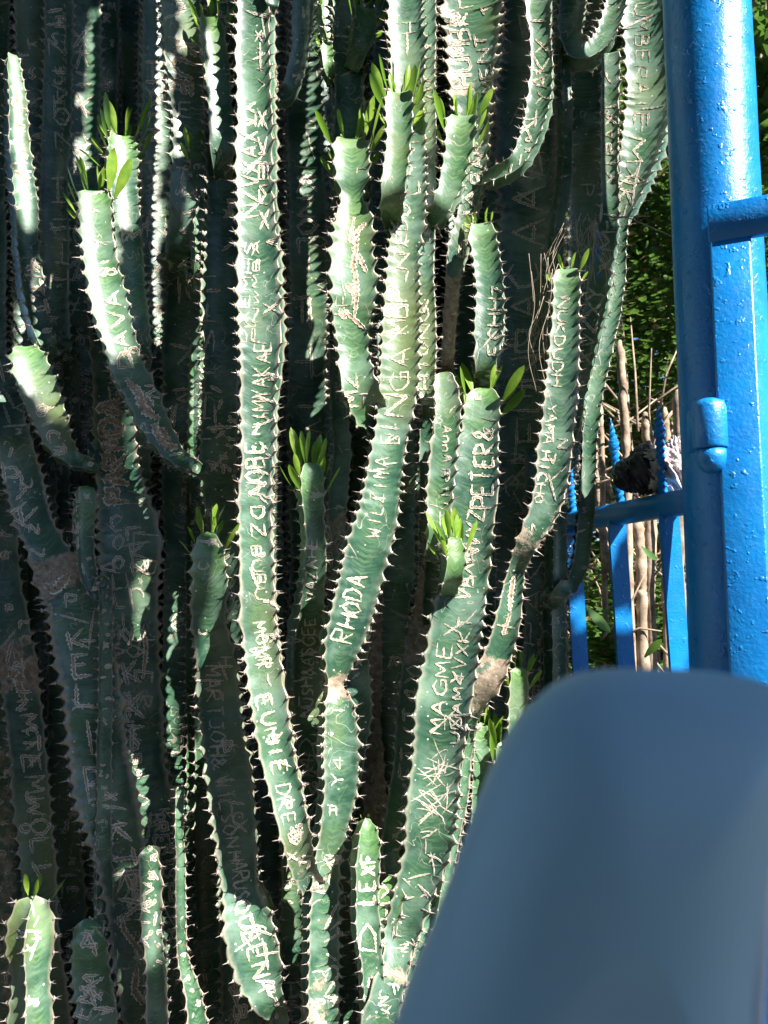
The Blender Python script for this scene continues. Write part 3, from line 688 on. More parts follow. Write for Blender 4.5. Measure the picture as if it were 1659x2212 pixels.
# arm behind the stem at centre, leafy tops
pe = plant(745, 1400, 1.5, 'leafy-topped cactus at the top centre with a bright white glare patch')
E_ = build_stem(pe, [(748, -15, 80), (750, 90, 80), (750, 180, 76), (750, 280, 74), (752, 420, 70), (760, 700, 80), (765, 1300, 80, 1.6), (765, 2400, 80, 1.6)], 1.46, n=4, phi=36, q=7, seed=160, ext=(300, 5), leaves=None, ridge=.3)
E2 = build_stem(pe, [(708, 92, 26), (710, 120, 30), (712, 150, 24), (722, 185, 22, 1.45)], 1.42, n=4, phi=40, tip=1, seed=161, leaves=(7, .03), leaflen=.032, ridge=0, young=.8, amp=.26, q=7)
E3 = build_stem(pe, [(652, -15, 50), (650, 60, 50), (648, 110, 44), (636, 170, 40), (620, 205, 34), (602, 220, 30, 1.46)], 1.42, n=4, phi=40, seed=162, ext=(200, 5), q=7, amp=.2, leaves=None)
E4 = build_stem(pe, [(790, 20, 60), (786, 70, 60), (776, 110, 50), (762, 150, 40, 1.44)], 1.42, n=4, phi=30, tip=1, seed=163, leaves=(12, .05), leaflen=.045, ridge=0, young=.4, q=7)
E5 = build_stem(pe, [(702, -10, 40), (705, 40, 40), (715, 90, 34), (726, 130, 30, 1.46)], 1.44, n=4, phi=30, tip=1, seed=164, leaves=(14, .06), leaflen=.045, ridge=0, young=.5, q=7)
E6 = build_stem(pe, [(450, 40, 46), (462, 90, 54), (474, 200, 56), (482, 330, 50), (484, 420, 30, 1.36)], 1.30, n=4, phi=40, tip=1, seed=165, leaves=(10, .05), leaflen=.04, ridge=.2, q=6)
pt = plant(500, 1500, 1.35, 'cactus tip with long leaves at the very top, in front of the tall central arm')
E7 = build_stem(pt, [(590, -60, 50), (588, -20, 46), (586, 20, 36)], 1.26, n=4, phi=30, tip=0, seed=166, q=7)

# ---- left group
pd = plant(430, 2400, 1.5, 'left cactus with a leafy green tip and DAD carved below it, half in sun')
W2 = build_stem(pd, [(203, 415, 66), (207, 460, 72), (213, 540, 70), (222, 610, 72), (238, 680, 78), (258, 745, 72), (276, 805, 70), (312, 865, 70), (342, 925, 66), (372, 972, 50), (405, 1000, 36), (432, 1014, 24), (446, 1060, 30, 1.5), (450, 2400, 60, 1.6)],
                1.33, n=4, phi=46, tip=1, q=8, seed=170, leaves=(14, .05), leaflen=.062, ridge=.2, young=.25, amp=.225)
word(W2, 'DAVA', (288, 795), (256, 620), 34, 3.6); carve(W2, [[(272, 820), (298, 845), (310, 885), (345, 905)], [(300, 850), (330, 880)], [(330, 915), (355, 965), (385, 965)], [(345, 925), (368, 955)]], 16, .7)
pw3 = plant(258, 2400, 1.45, 'cactus tip fanned with pale leaves, second from the left, dark below')
W3 = build_stem(pw3, [(258, 296, 66), (260, 340, 68), (262, 400, 66), (270, 500, 62), (280, 620, 60), (290, 760, 64), (290, 1000, 70, 1.5), (300, 2400, 80, 1.6)], 1.39, n=4, phi=38, tip=1, q=7, seed=171, leaves=(14, .05), leaflen=.062, ridge=.2, amp=.225)
pw4 = plant(430, 1500, 1.45, 'small knobbly cactus tip with broad rounded leaves, left of the tall central arm')
W4 = build_stem(pw4, [(422, 328, 46), (424, 360, 46), (430, 400, 40), (444, 440, 34), (436, 490, 46), (438, 540, 44), (430, 600, 40), (420, 700, 40, 1.5), (410, 2400, 50, 1.6)], 1.335, n=4, phi=30, tip=1, q=8, seed=172, leaves=(12, .045), leaflen=.052, ridge=.1, young=.4, amp=.28)
pw5 = plant(395, 1500, 1.45, 'top left cactus with an 8-shaped scar and bold N strokes')
W5 = build_stem(pw5, [(396, -15, 86), (396, 60, 90), (397, 130, 88), (404, 200, 82), (408, 300, 78), (400, 500, 74), (392, 800, 76, 1.52), (390, 2400, 80, 1.6)], 1.355, n=4, phi=44, q=7, seed=173, ext=(80, 0), ridge=.2, amp=.225)
word(W5, '8', (378, 18), (404, 18), 12, 3); carve(W5, [[(362, 80), (395, 95), (428, 100)], [(370, 110), (398, 96), (426, 124)], [(425, 142), (380, 125), (372, 140), (390, 160), (418, 170)]], 9, .6); carve(W5, [[(372, 173), (400, 180), (420, 180)], [(395, 180), (398, 205)], [(415, 180), (412, 210)]], 10, .7)
pw1 = plant(40, 2400, 1.5, 'thin cactus at the far left edge, patched with brown scars, bending right lower down')
W1 = build_stem(pw1, [(22, 118, 30), (26, 160, 34), (34, 230, 44), (38, 300, 50), (46, 380, 52), (54, 460, 56), (60, 540, 52), (70, 640, 54), (86, 710, 46), (112, 755, 36), (136, 775, 30, 1.5), (150, 900, 40, 1.6), (150, 2400, 60, 1.7)], 1.42, n=4, phi=34, tip=1, q=7, seed=174, ridge=.2)
carve(W1, [[(24, 185), (40, 205), (30, 225), (48, 240)], [(34, 270), (55, 275)], [(40, 310), (58, 345)], [(30, 370), (50, 385), (60, 400)], [(38, 395), (56, 392)]], 9, .7); word(W1, 'YTTT', (50, 560), (95, 740), 26, 6)
py1 = plant(180, 1500, 1.5, 'stubby cactus arm near the left edge, bright green tip, OIC7 carved in it')
Y1 = build_stem(py1, [(56, 750, 56), (66, 795, 74), (84, 850, 76), (104, 905, 70), (125, 955, 60), (160, 992, 40), (195, 1008, 26), (206, 1060, 30, 1.52), (205, 2400, 60, 1.6)], 1.40, n=4, phi=50, tip=1, q=8, seed=175, ridge=.1, leaves=(3, .01), leaflen=.012, amp=.225)
word(Y1, 'OIC7', (72, 880), (122, 990), 28, 3.6)
px6 = plant(330, 2400, 1.5, 'large shaded cactus with COOLLIZ and KK carved down it under thick brown ARMDA letters')
X6 = build_stem(px6, [(240, 760, 77), (250, 850, 84), (256, 960, 84), (268, 1070, 99), (282, 1170, 123), (286, 1280, 110), (292, 1400, 95), (298, 1520, 99), (302, 1640, 97), (322, 1740, 99), (340, 1850, 97), (356, 1950, 88), (368, 2060, 81), (382, 2150, 77), (392, 2260, 77), (400, 2500, 88)],
                1.47, n=4, phi=46, q=7, seed=176, ext=(200, 10), ridge=.6, lobe=[.2, .7, 0., .2])
word(X6, 'PARMDA', (282, 1085), (262, 860), 50, 11, inner=.7); word(X6, 'COOLLIN', (250, 1110), (272, 1400), 32, 3.6, stack=True); word(X6, 'LVZ', (272, 1140), (290, 1250), 30, 4); carve(X6, [[(310, 1360), (316, 1400), (310, 1450)]], 9)
word(X6, 'KKF', (292, 1410), (306, 1640), 44, 5, stack=True); word(X6, 'HUMOBA', (262, 1500), (292, 1690), 20, 4.2); word(X6, 'BREBIS', (322, 1760), (352, 1900), 34, 3.8); word(X6, 'PIKVK', (350, 1910), (375, 2150), 34, 3.4)
px7 = plant(300, 2400, 1.45, 'broad dark green cactus at lower left with KELIB KTRA cut in big sprawling letters')
X7 = build_stem(px7, [(20, 880, 66, 1.5), (36, 960, 70), (58, 1040, 73), (72, 1120, 73), (100, 1180, 75), (128, 1235, 95), (166, 1290, 114), (180, 1370, 112), (195, 1450, 114), (206, 1530, 114), (214, 1620, 110), (232, 1710, 114), (256, 1800, 101), (272, 1890, 90), (288, 1980, 84), (305, 2080, 84), (318, 2150, 84), (330, 2260, 84), (340, 2500, 88)],
                1.43, n=4, phi=48, q=7, seed=177, ext=(100, -20), ridge=.8, cork=((1205, 1285, .7),), lobe=[0., .2, .3, .3])
word(X7, 'KEL', (174, 1345), (192, 1530), 52, 4.6, stack=True); word(X7, 'IB', (196, 1540), (222, 1740), 50, 4.4, stack=True); word(X7, 'KTRA', (222, 1785), (268, 1990), 54, 6); carve(X7, [[(262, 1975), (268, 2010), (300, 2050), (315, 2080)], [(296, 2090), (290, 2140), (310, 2170)]], 10, .6)
word(X7, 'AJ', (70, 1150), (40, 990), 40, 5)
carve(X7, [[(95, 1262), (120, 1275), (150, 1240)]], 14, .7)
px8 = plant(40, 2500, 1.5, 'shaded cactus at the far left with TEMWOLL scratched down it below brown bark')
X8 = build_stem(px8, [(10, 1100, 51), (10, 1240, 55), (20, 1340, 66), (36, 1430, 70), (48, 1520, 66), (60, 1610, 66), (70, 1700, 66), (80, 1790, 64), (88, 1880, 62), (92, 1960, 55), (100, 2060, 62), (112, 2160, 66), (120, 2500, 77)], 1.5, n=4, phi=46, q=6, seed=178, ext=(300, -10), cork=((1380, 1500, .6),), ridge=.5)
word(X8, 'MTEMWOLI', (40, 1540), (74, 1900), 40, 3.8); carve(X8, [[(30, 1400), (45, 1440), (40, 1480), (55, 1520)], [(20, 1450), (50, 1470)]], 14, .7)
px9 = plant(66, 2500, 1.3, 'small sunlit cactus tip at the bottom left corner with two pale leaves')
X9 = build_stem(px9, [(72, 1935, 53), (68, 1980, 81), (64, 2050, 88), (66, 2120, 68), (66, 2190, 79), (64, 2300, 88), (60, 2600, 88)], 1.27, n=4, phi=15, tip=1, q=8, seed=179, leaves=(3, .012), leaflen=.035, ridge=.5, amp=.2, young=.1)
px10 = plant(200, 2500, 1.4, 'small shaded cactus tip at the bottom left, bare and rounded')
X10 = build_stem(px10, [(198, 1985, 44), (200, 2030, 68), (204, 2100, 73), (214, 2180, 73), (220, 2300, 75), (225, 2600, 77)], 1.37, n=4, phi=46, tip=1, q=7, seed=180, ridge=.3)
word(X10, 'EMA', (190, 2205), (215, 2100), 36, 3.6)
px11 = plant(600, 2500, 1.4, 'slanting cactus with MARTJOH & WILSON and QUEENA carved down it, tip in the sun')
X11 = build_stem(px11, [(446, 1150, 42, 1.28), (448, 1190, 62, 1.28), (450, 1260, 73, 1.29), (448, 1340, 68, 1.31), (462, 1420, 81, 1.34), (474, 1500, 84), (486, 1590, 79), (497, 1660, 88), (506, 1740, 86), (516, 1830, 77), (524, 1910, 68), (538, 1980, 92), (554, 2050, 97), (568, 2110, 81), (586, 2160, 53), (604, 2200, 33, 1.42), (610, 2600, 44, 1.42)],
                 1.37, n=4, phi=46, tip=1, q=8, seed=181, leaves=(9, .04), leaflen=.05, ridge=.35, amp=.225, lobe=[0., .7, .2, 0.])
word(X11, 'MARTJOH&', (440, 1435), (458, 1665), 34, 2.8); word(X11, 'WILSON', (464, 1680), (490, 1835), 30, 2.6); word(X11, 'HARUS', (494, 1842), (508, 1945), 34, 2.6); word(X11, 'QUEENA', (500, 1950), (560, 2150), 38, 4.2)
pw6 = plant(440, 1500, 1.5, 'shaded cactus directly left of the tall central arm with faint IHTSFI scratches')
W6 = build_stem(pw6, [(484, 150, 70), (482, 400, 76), (478, 640, 80), (480, 760, 76), (474, 900, 74, 1.36), (480, 1060, 66, 1.42), (486, 1200, 60, 1.5), (490, 1500, 60, 1.58), (500, 2400, 70, 1.62)], 1.345, n=4, phi=46, q=6, seed=182, ext=(700, 10))
word(W6, 'IHTSFI', (455, 980), (470, 560), 30, 2.2); carve(W6, scribble(455, 820, 505, 1040, 14), 5)
def shade(label, pts, D, txts=(), **k):
    p = plant(pts[-1][0], min(2500, pts[-1][1]), D, label)
    k.setdefault('q', 5); k.setdefault('phi', 44 + rnd.uniform(-8, 8)); k.setdefault('ext', (500, 0))
    s = build_stem(p, pts, D, n=4, **k)
    for (t, a, b, h, w) in txts: word(s, t, a, b, h, w)
    return s
shade('very dark stem at the far left top with a teal strip of light', [(62, -15, 60), (66, 200, 64), (64, 500, 60), (70, 900, 70), (80, 2400, 80)], 1.62)
shade('dark stem at the top left scratched with ITZIAO in thin strokes', [(130, -15, 66), (126, 300, 64), (122, 600, 64), (120, 2400, 80)], 1.60, [('IZIAOZ', (100, 30), (120, 330), 36, 2.6), ('HIHT', (110, 380), (120, 640), 30, 2.6)])
shade('dark stem at upper left scratched with XKW beside the ITZIAO stem', [(180, -15, 74), (178, 200, 72), (172, 500, 70), (168, 800, 66), (168, 2400, 80)], 1.63, [('XKIV', (158, 60), (170, 260), 30, 4), ('WENW', (196, 960), (194, 790), 50, 6), ('OTTC', (150, 280), (160, 540), 34, 3)])
shade('shadowed stem behind the DAD arm, scratched with WN Z N', [(340, -15, 84), (340, 300, 84), (338, 600, 86), (345, 900, 84), (340, 1200, 80), (350, 2400, 80)], 1.62, [('HA', (312, 130), (315, 240), 30, 4), ('WNZZN', (318, 370), (322, 620), 36, 2.4), ('TTK', (320, 640), (330, 780), 40, 4), ('NXVI', (325, 1010), (335, 1180), 34, 3)], lobe=.4)
shade('narrow black stem left of the XKW stem', [(232, -15, 54), (230, 300, 54), (232, 1200, 60), (240, 2400, 70)], 1.75)
shade('dark stem in the black gap right of the tall central arm, cut with KNOL', [(655, -15, 70), (656, 200, 80), (660, 500, 84), (664, 800, 84), (668, 2400, 80)], 1.66, [('KNOL', (640, 380), (645, 560), 40, 6), ('FTI', (630, 640), (640, 930), 40, 6)])
shade('thin shaded stem right of the black gap, behind the leaning centre arm', [(735, 900, 40), (738, 960, 40), (728, 1100, 44), (725, 1220, 48), (726, 1330, 40), (732, 2400, 60)], 1.47, [('BBO', (712, 1290), (718, 1130), 34, 9)], cork=((1100, 1310, .6),), ext=(300, 0), lobe=.6)
shade('black stem with a rounded outline between the RHODA arm and the YEI arm', [(855, 900, 78), (858, 1100, 80), (856, 1250, 84), (850, 1380, 70), (850, 2400, 70)], 1.52, ridge=0, ext=(200, 0))
shade('brown corky stem at the bottom behind the small LEXF tip', [(812, 1380, 30), (808, 1480, 30), (800, 1560, 44), (806, 1700, 50), (812, 2400, 60)], 1.50, cork=((1300, 2300, .85),), ridge=.8, lobe=.6)
shade('dark stem at the foot of the fork, right of its trunk', [(736, 1770, 44), (740, 1900, 50), (742, 2050, 50), (742, 2400, 60)], 1.45, ext=(100, 0), lobe=.7)
shade('shaded stem at the foot of the fork, left of its trunk', [(628, 1930, 46), (622, 2050, 52), (618, 2200, 60), (620, 2500, 60)], 1.48, [('HH', (610, 2120), (614, 2200), 30, 3)], ext=(200, 0))
shade('shaded stem beneath the QUEENA arm with E, Z and blocky marks', [(505, 1880, 60), (510, 1980, 60), (520, 2100, 70), (522, 2400, 80)], 1.52, [('HIB', (500, 2090), (505, 2210), 30, 4)], ext=(300, 0))
shade('corky brown trunk at lower left behind the WILSON arm', [(455, 1720, 70), (450, 1900, 80), (455, 2100, 80), (460, 2400, 90)], 1.66, cork=((1850, 2300, .8),), ext=(300, 0))
shade('thin wavy rib of pale bark catching sun near the bottom, left of the WILSON arm', [(388, 1780, 20), (390, 1860, 22), (392, 1960, 24), (396, 2050, 24), (408, 2110, 30), (420, 2180, 40), (432, 2400, 60)], 1.38, ridge=1.0, young=.1, ext=(80, 0), q=6)
shade('rib of a scarred stem lit at the lower left beside the KTRA letters', [(318, 1830, 36), (326, 1900, 44), (330, 1980, 40), (338, 2060, 38), (344, 2140, 40), (350, 2400, 50)], 1.36, [('XIAV', (322, 2050), (330, 1900), 26, 3)], ridge=.9, tip=2, ext=None, q=7, young=.1)
shade('shaded stem between the KELIB stem and the COOL stem, cut with little scars', [(378, 1180, 44), (372, 1300, 50), (372, 1450, 60), (392, 1560, 60), (420, 1700, 60), (430, 2400, 70)], 1.62, [('MEKLM', (350, 1400), (375, 1600), 30, 3)], ext=(200, 0))
shade('narrow shaded arm with scarred edge above the KELIB stem', [(188, 1050, 44), (184, 1120, 44), (182, 1200, 40), (192, 1250, 40), (212, 1290, 34), (224, 1340, 30), (226, 2400, 40)], 1.40, [('AEEAEM', (166, 1220), (174, 1020), 20, 3.4)], tip=1, ext=None, q=7)
shade('dark stem rising by the left edge above the brown bark', [(90, 1320, 60), (86, 1420, 64), (92, 1560, 66), (98, 1700, 60), (110, 2400, 70)], 1.58, ext=(300, 0))
shade('dark stem behind and left of the small bare tip at the bottom', [(140, 1600, 60), (138, 1800, 64), (146, 2000, 70), (150, 2400, 80)], 1.56, [('VFSB', (128, 2080), (136, 1900), 30, 3)], ext=(300, 0))
shade('weathered stem at the far left bottom with crossing scratches', [(14, 1650, 70), (18, 1800, 80), (24, 2000, 80), (30, 2400, 90)], 1.6, [('VKXV', (0, 1950), (10, 1700), 50, 3)], ext=(300, 0), cork=((1600, 2300, .45),))
# leafy tips in the lower right
T3 = build_stem(plant(1115, 2400, 1.5, 'shaded cactus tip with round leaves low on the right, partly in deep shade'), [(1122, 1440, 42), (1122, 1490, 44), (1118, 1560, 42), (1112, 1640, 40), (1106, 2400, 50)], 1.40, n=4, phi=35, tip=1, q=7, seed=190, leaves=(12, .05), leaflen=.042, young=.3)
T4 = build_stem(plant(1085, 2400, 1.42, 'leafy yellow-green cactus tip just left of the blurred mirror'), [(1088, 1600, 40), (1086, 1650, 42), (1078, 1720, 40), (1070, 2400, 50)], 1.40, n=4, phi=35, tip=1, q=7, seed=191, leaves=(14, .05), leaflen=.046, young=.5)
T5 = build_stem(plant(1040, 2400, 1.42, 'small leafy cactus tip low between the sunlit ribs and the blurred mirror'), [(1042, 1560, 32), (1040, 1620, 36), (1036, 1700, 40), (1030, 2400, 50)], 1.42, n=4, phi=35, tip=1, q=7, seed=192, leaves=(14, .06), leaflen=.046, young=.4)

for st in list(ALL):
    if st in (J_, J2, K_, E2, E4, E5, E6, T1, T3, T4, T5, C_, S_, X18, X18b): continue
    L_px = abs(proj(st.cen[0])[1] - proj(st.cen[-1])[1]); dark = st.cen[:, 0].mean() < -.2
    age(st, int(min(L_px, 2300) / (48 if dark else 90)), 2.2, 5.5 if dark else 4.0)
# background stems that close the thicket
k = 0
for row, (D, x0, x1, st) in enumerate(((2.0, -60, 1110, 70), (2.35, -90, 1130, 76))):
    x = x0
    while x < x1:
        w = rnd.uniform(60, 92); dx = rnd.uniform(-30, 30)
        p = plant(x, 2500, D, 'shadowed upright cactus stem deep at the back of the thicket', 'back row cactus stems')
        s = build_stem(p, [(x + dx, -40, w * .9), (x + dx * .5 + rnd.uniform(-15, 15), 700, w), (x + rnd.uniform(-15, 15), 1500, w), (x, 2600, w)], D + rnd.uniform(-.08, .08), n=4, phi=rnd.uniform(20, 60), q=4, ext=(700, 0), ridge=.3)
        if row == 0 and rnd.random() < .8:
            yy = rnd.uniform(100, 1500)
            word(s, ''.join(rnd.choice('AEHIKLMNTVWX') for _ in range(5)), (x - 10, yy), (x - 10 + rnd.uniform(-10, 20), yy + 260), 40, 4)
        x += st * rnd.uniform(.8, 1.2); k += 1

# ------------------------------------------------------------------ blue gate
def paint_material(name, rough=.3, bump=.5, scale=150):
    m, nt, b = newmat(name); n = NB(nt); P = n.pos()
    n.l.new(n.ramp(n.noise(P, 12, 5), [(.3, (.002, .15, .46)), (.6, (.004, .20, .56)), (.8, (.008, .24, .62))]), b.inputs['Base Color'])
    n.put(b.inputs['Roughness'], n.rng(n.noise(P, 60, 3), .3, .7, rough - .06, rough + .1))
    b.inputs['Specular IOR Level'].default_value = .6
    h = n.math('ADD', n.noise(P, scale, 4, .55), n.math('MULTIPLY', n.rng(n.noise(P, 70, 2), .62, .72), 1.2))
    n.bump(b, h, bump, .0022)
    return m
M_BLUE = paint_material('blue_gloss_paint', .33, .45, 170)
M_BLUE2 = paint_material('blue_paint_bars', .33, .3, 260)
def box_bevel(cx, cy, z0, z1, wx, wy, rot=0, b=.004, top=True):
    """vertical bar with rounded corners"""
    V = []; F = []; pr = []
    for sx, sy in ((1, 1), (-1, 1), (-1, -1), (1, -1)):
        a0 = math.atan2(sy, sx) - math.pi / 4
        for k in range(4):
            a = a0 + k / 3 * math.pi / 2
            pr.append((sx * (wx / 2 - b) + b * math.cos(a), sy * (wy / 2 - b) + b * math.sin(a)))
    n = len(pr); c, s = math.cos(rot), math.sin(rot)
    zs = [(z0, 1), (z1 - .002, 1), (z1, .96)]
    for z, sc in zs:
        for x, y in pr: V.append((cx + (x * c - y * s) * sc, cy + (x * s + y * c) * sc, z))
    for i in range(2):
        for k in range(n): F.append((i * n + k, i * n + (k + 1) % n, (i + 1) * n + (k + 1) % n, (i + 1) * n + k))
    F.append(tuple(range(2 * n, 3 * n))); F.append(tuple(range(n - 1, -1, -1)))
    return V, F
post_c = at(1553, 600, 1.25)
gp = empty('gate_post', (post_c.x, post_c.y, 0), 'thick glossy blue round gate post at the right edge with a hinge', 'gate post')
V = []; F = []; seg = 72; zz = np.linspace(-.05, 3.4, 90)
for i, z in enumerate(zz):
    for k_ in range(seg):
        a = 2 * math.pi * k_ / seg; r_ = .071 * (1 + .004 * math.sin(z * 9 + 3 * a) + .003 * math.sin(z * 31 + 5 * a))
        V.append((post_c.x + r_ * math.cos(a), post_c.y + r_ * math.sin(a), z))
for i in range(len(zz) - 1):
    for k_ in range(seg): F.append((i * seg + k_, i * seg + (k_ + 1) % seg, (i + 1) * seg + (k_ + 1) % seg, (i + 1) * seg + k_))
F.append(tuple(range((len(zz) - 1) * seg, len(zz) * seg)))
link('pipe', mesh_py('pipe', V, F, M_BLUE, True), gp)
ztop = at(1540, 438, 1.13).z
sc_ = at(1590, 600, 1.14)
link('square_stile', mesh_py('square_stile', *box_bevel(sc_.x, 1.155, -.05, ztop, .0585, .05, R(-24)), M_BLUE, True), gp)
# strap at the head of the stile, running to the right
zb = at(1540, 512, 1.125).z
link('strap', mesh_py('strap', *box_bevel(sc_.x + .087 * math.cos(R(-24)) + .021 * math.sin(R(-24)), 1.155 + .087 * math.sin(R(-24)) - .021 * math.cos(R(-24)), zb, ztop + .0015, .235, .014, R(-24), .003), M_BLUE, True), gp)
hc = at(1533, 925, 1.15)
def lathe(c, prof, seg=32):
    V = []; F = []
    for z, r_ in prof:
        for k_ in range(seg):
            a = 2 * math.pi * k_ / seg; V.append((c.x + r_ * math.cos(a), c.y + r_ * math.sin(a), z))
    for i in range(len(prof) - 1):
        for k_ in range(seg): F.append((i * seg + k_, i * seg + (k_ + 1) % seg, (i + 1) * seg + (k_ + 1) % seg, (i + 1) * seg + k_))
    F.append(tuple(range(seg - 1, -1, -1))); F.append(tuple(range((len(prof) - 1) * seg, len(prof) * seg)))
    return V, F
z1 = at(1533, 868, 1.165).z; z0 = at(1533, 974, 1.165).z; zl = at(1533, 1026, 1.165).z
link('hinge', mesh_py('hinge', *lathe(hc, [(z0, .0235), (z0 + .003, .025), (z1 - .014, .025), (z1 - .005, .022), (z1, .012)]), M_BLUE, True), gp)
link('hinge_pin', mesh_py('hinge_pin', *lathe(hc, [(zl, .004), (zl + .004, .013), (zl + .012, .020), (zl + .024, .022), (z0 - .0015, .022)]), M_BLUE, True), gp)
link('hinge_tab', mesh_py('hinge_tab', *box_bevel(hc.x + .008, hc.y + .03, z0 + .002, z1 - .01, .05, .03, 0, .003), M_BLUE, True), gp)

# gate panel: rail, flat bars, twisted spikes
ra = at(1512, 1078, 1.30); rb = at(1275, 1121, 1.66); rdir = (rb - ra)
def railp(t): return ra + rdir * t
gate = empty('gate', (ra.x, ra.y, 0), 'bright blue steel gate leaf with flat upright bars and twisted pointed spikes', 'gate')
V, F = tube([railp(-.1), railp(.3), railp(.6), railp(1), railp(1.6), railp(2.2)], .0232, 28)
link('top_rail', mesh_py('top_rail', V, F, M_BLUE2, True), gate)
lowp = [p - Vector((0, 0, .95)) for p in (railp(-.1), railp(1), railp(2.2))]
V, F = tube(lowp, .0232, 20); link('bottom_rail', mesh_py('bottom_rail', V, F, M_BLUE2, True), gate)
def onrail(x):   # parameter on the rail seen at picture x
    best = min((abs(proj(railp(t / 400 * 2.2))[0] - x), t / 400 * 2.2) for t in range(401)); return best[1]
for xt, xb_, yb in ((1236, 1256, 1480), (1331, 1353, 1444), (1443, 1468, 1444), (1175, 1190, 1480)):
    t = onrail(xt); p = railp(t); wdt = .036
    q_ = at(xb_, yb, p.y + .03)
    d = (q_ - p).normalized()
    pts = [p - Vector((0, 0, .012)) + d * s_ for s_ in (0, .2, .45, .95)]
    nr = Vector((-rdir.y, rdir.x, 0)).normalized(); al = Vector((rdir.x, rdir.y, 0)).normalized()
    al = Vector((-1, -.12, 0)).normalized(); nr = Vector((-al.y, al.x, 0))
    V = []; F = []
    for p_ in pts:
        for sx, sy in ((-1, -1), (1, -1), (1, 1), (-1, 1)): V.append(p_ + al * (sx * wdt / 2) + nr * (sy * .0045))
    for i in range(3):
        for k_ in range(4): F.append((i * 4 + k_, i * 4 + (k_ + 1) % 4, (i + 1) * 4 + (k_ + 1) % 4, (i + 1) * 4 + k_))
    F += [(3, 2, 1, 0), (12, 13, 14, 15)]
    link('bar', mesh_py('bar', V, F, M_BLUE2), gate)
for xt, xs, ys_ in ((1343, 1319, 903), (1434, 1421, 868), (1240, 1222, 940)):
    p = railp(onrail(xt)); tp = at(xs, ys_, p.y - .005); L = tp - p
    pts = [p + L * (i / 80) for i in range(81)]
    rr = [.0088 if i < 52 else .0088 + .0035 * math.sin(math.pi * min(1, (i - 52) / 8)) if i < 56 else .0123 * (80.6 - i) / 24.6 for i in range(81)]
    V, F = tube(pts, rr, 4, True, True, .30); link('spike', mesh_py('spike', V, F, M_BLUE2, False), gate)

# knotted rag on the rail
def lump(c, rx, ry, rz, seed, n=28, fold=.12, f=5.0):
    V = []; F = []; r = random.Random(seed); ph_ = [r.uniform(0, 6.3) for _ in range(12)]
    for i in range(n + 1):
        th = math.pi * i / n
        for k_ in range(2 * n):
            a = math.pi * k_ / n
            d = Vector((math.sin(th) * math.cos(a), math.sin(th) * math.sin(a), math.cos(th)))
            q_ = 1 + fold * (abs(math.sin(f * d.x + 3 * d.z + ph_[0] + 2 * math.sin(3 * d.y + ph_[1]))) - .5) + fold * .7 * (abs(math.sin(f * 1.9 * d.z + 4 * d.y + ph_[2] + 2 * math.sin(4 * d.x + ph_[3]))) - .5) + fold * .4 * math.sin(17 * d.x + 13 * d.z + ph_[4])
            V.append(c + Vector((d.x * rx, d.y * ry, d.z * rz)) * q_)
    for i in range(n):
        for k_ in range(2 * n): F.append((i * 2 * n + k_, i * 2 * n + (k_ + 1) % (2 * n), (i + 1) * 2 * n + (k_ + 1) % (2 * n), (i + 1) * 2 * n + k_))
    return V, F
rc_ = at(1400, 1020, 1.47)
M_BLACK = simple('black_plastic', [(.3, (.008, .008, .014)), (.7, (.02, .02, .03))], 40, .32, .5, .003, 90)
M_RAG = simple('grey_rag', [(.3, (.16, .13, .14)), (.5, (.50, .44, .45)), (.7, (.75, .70, .70))], 45, .85, .9, .004, 110)
rag = empty('knotted_rag', rc_, 'black plastic and grimy grey cloth knotted round the blue gate rail', 'rag')
bg = at(1402, 1012, 1.40)
link('black_bag', mesh_py('black_bag', *merge([lump(at(1365, 1025, 1.475), .036, .03, .034, 3, fold=.1), lump(at(1398, 1012, 1.445), .036, .034, .046, 4, fold=.14, f=4)]), M_BLACK, True), rag)
link('grey_cloth', mesh_py('grey_cloth', *merge([lump(at(1442, 1018, 1.425), .036, .032, .040, 5, 36, fold=.26, f=6), lump(at(1462, 978, 1.42), .018, .015, .026, 6, 26, fold=.32, f=7), lump(at(1425, 985, 1.43), .034, .028, .016, 8, 26, fold=.22, f=5)]), M_RAG, True), rag)

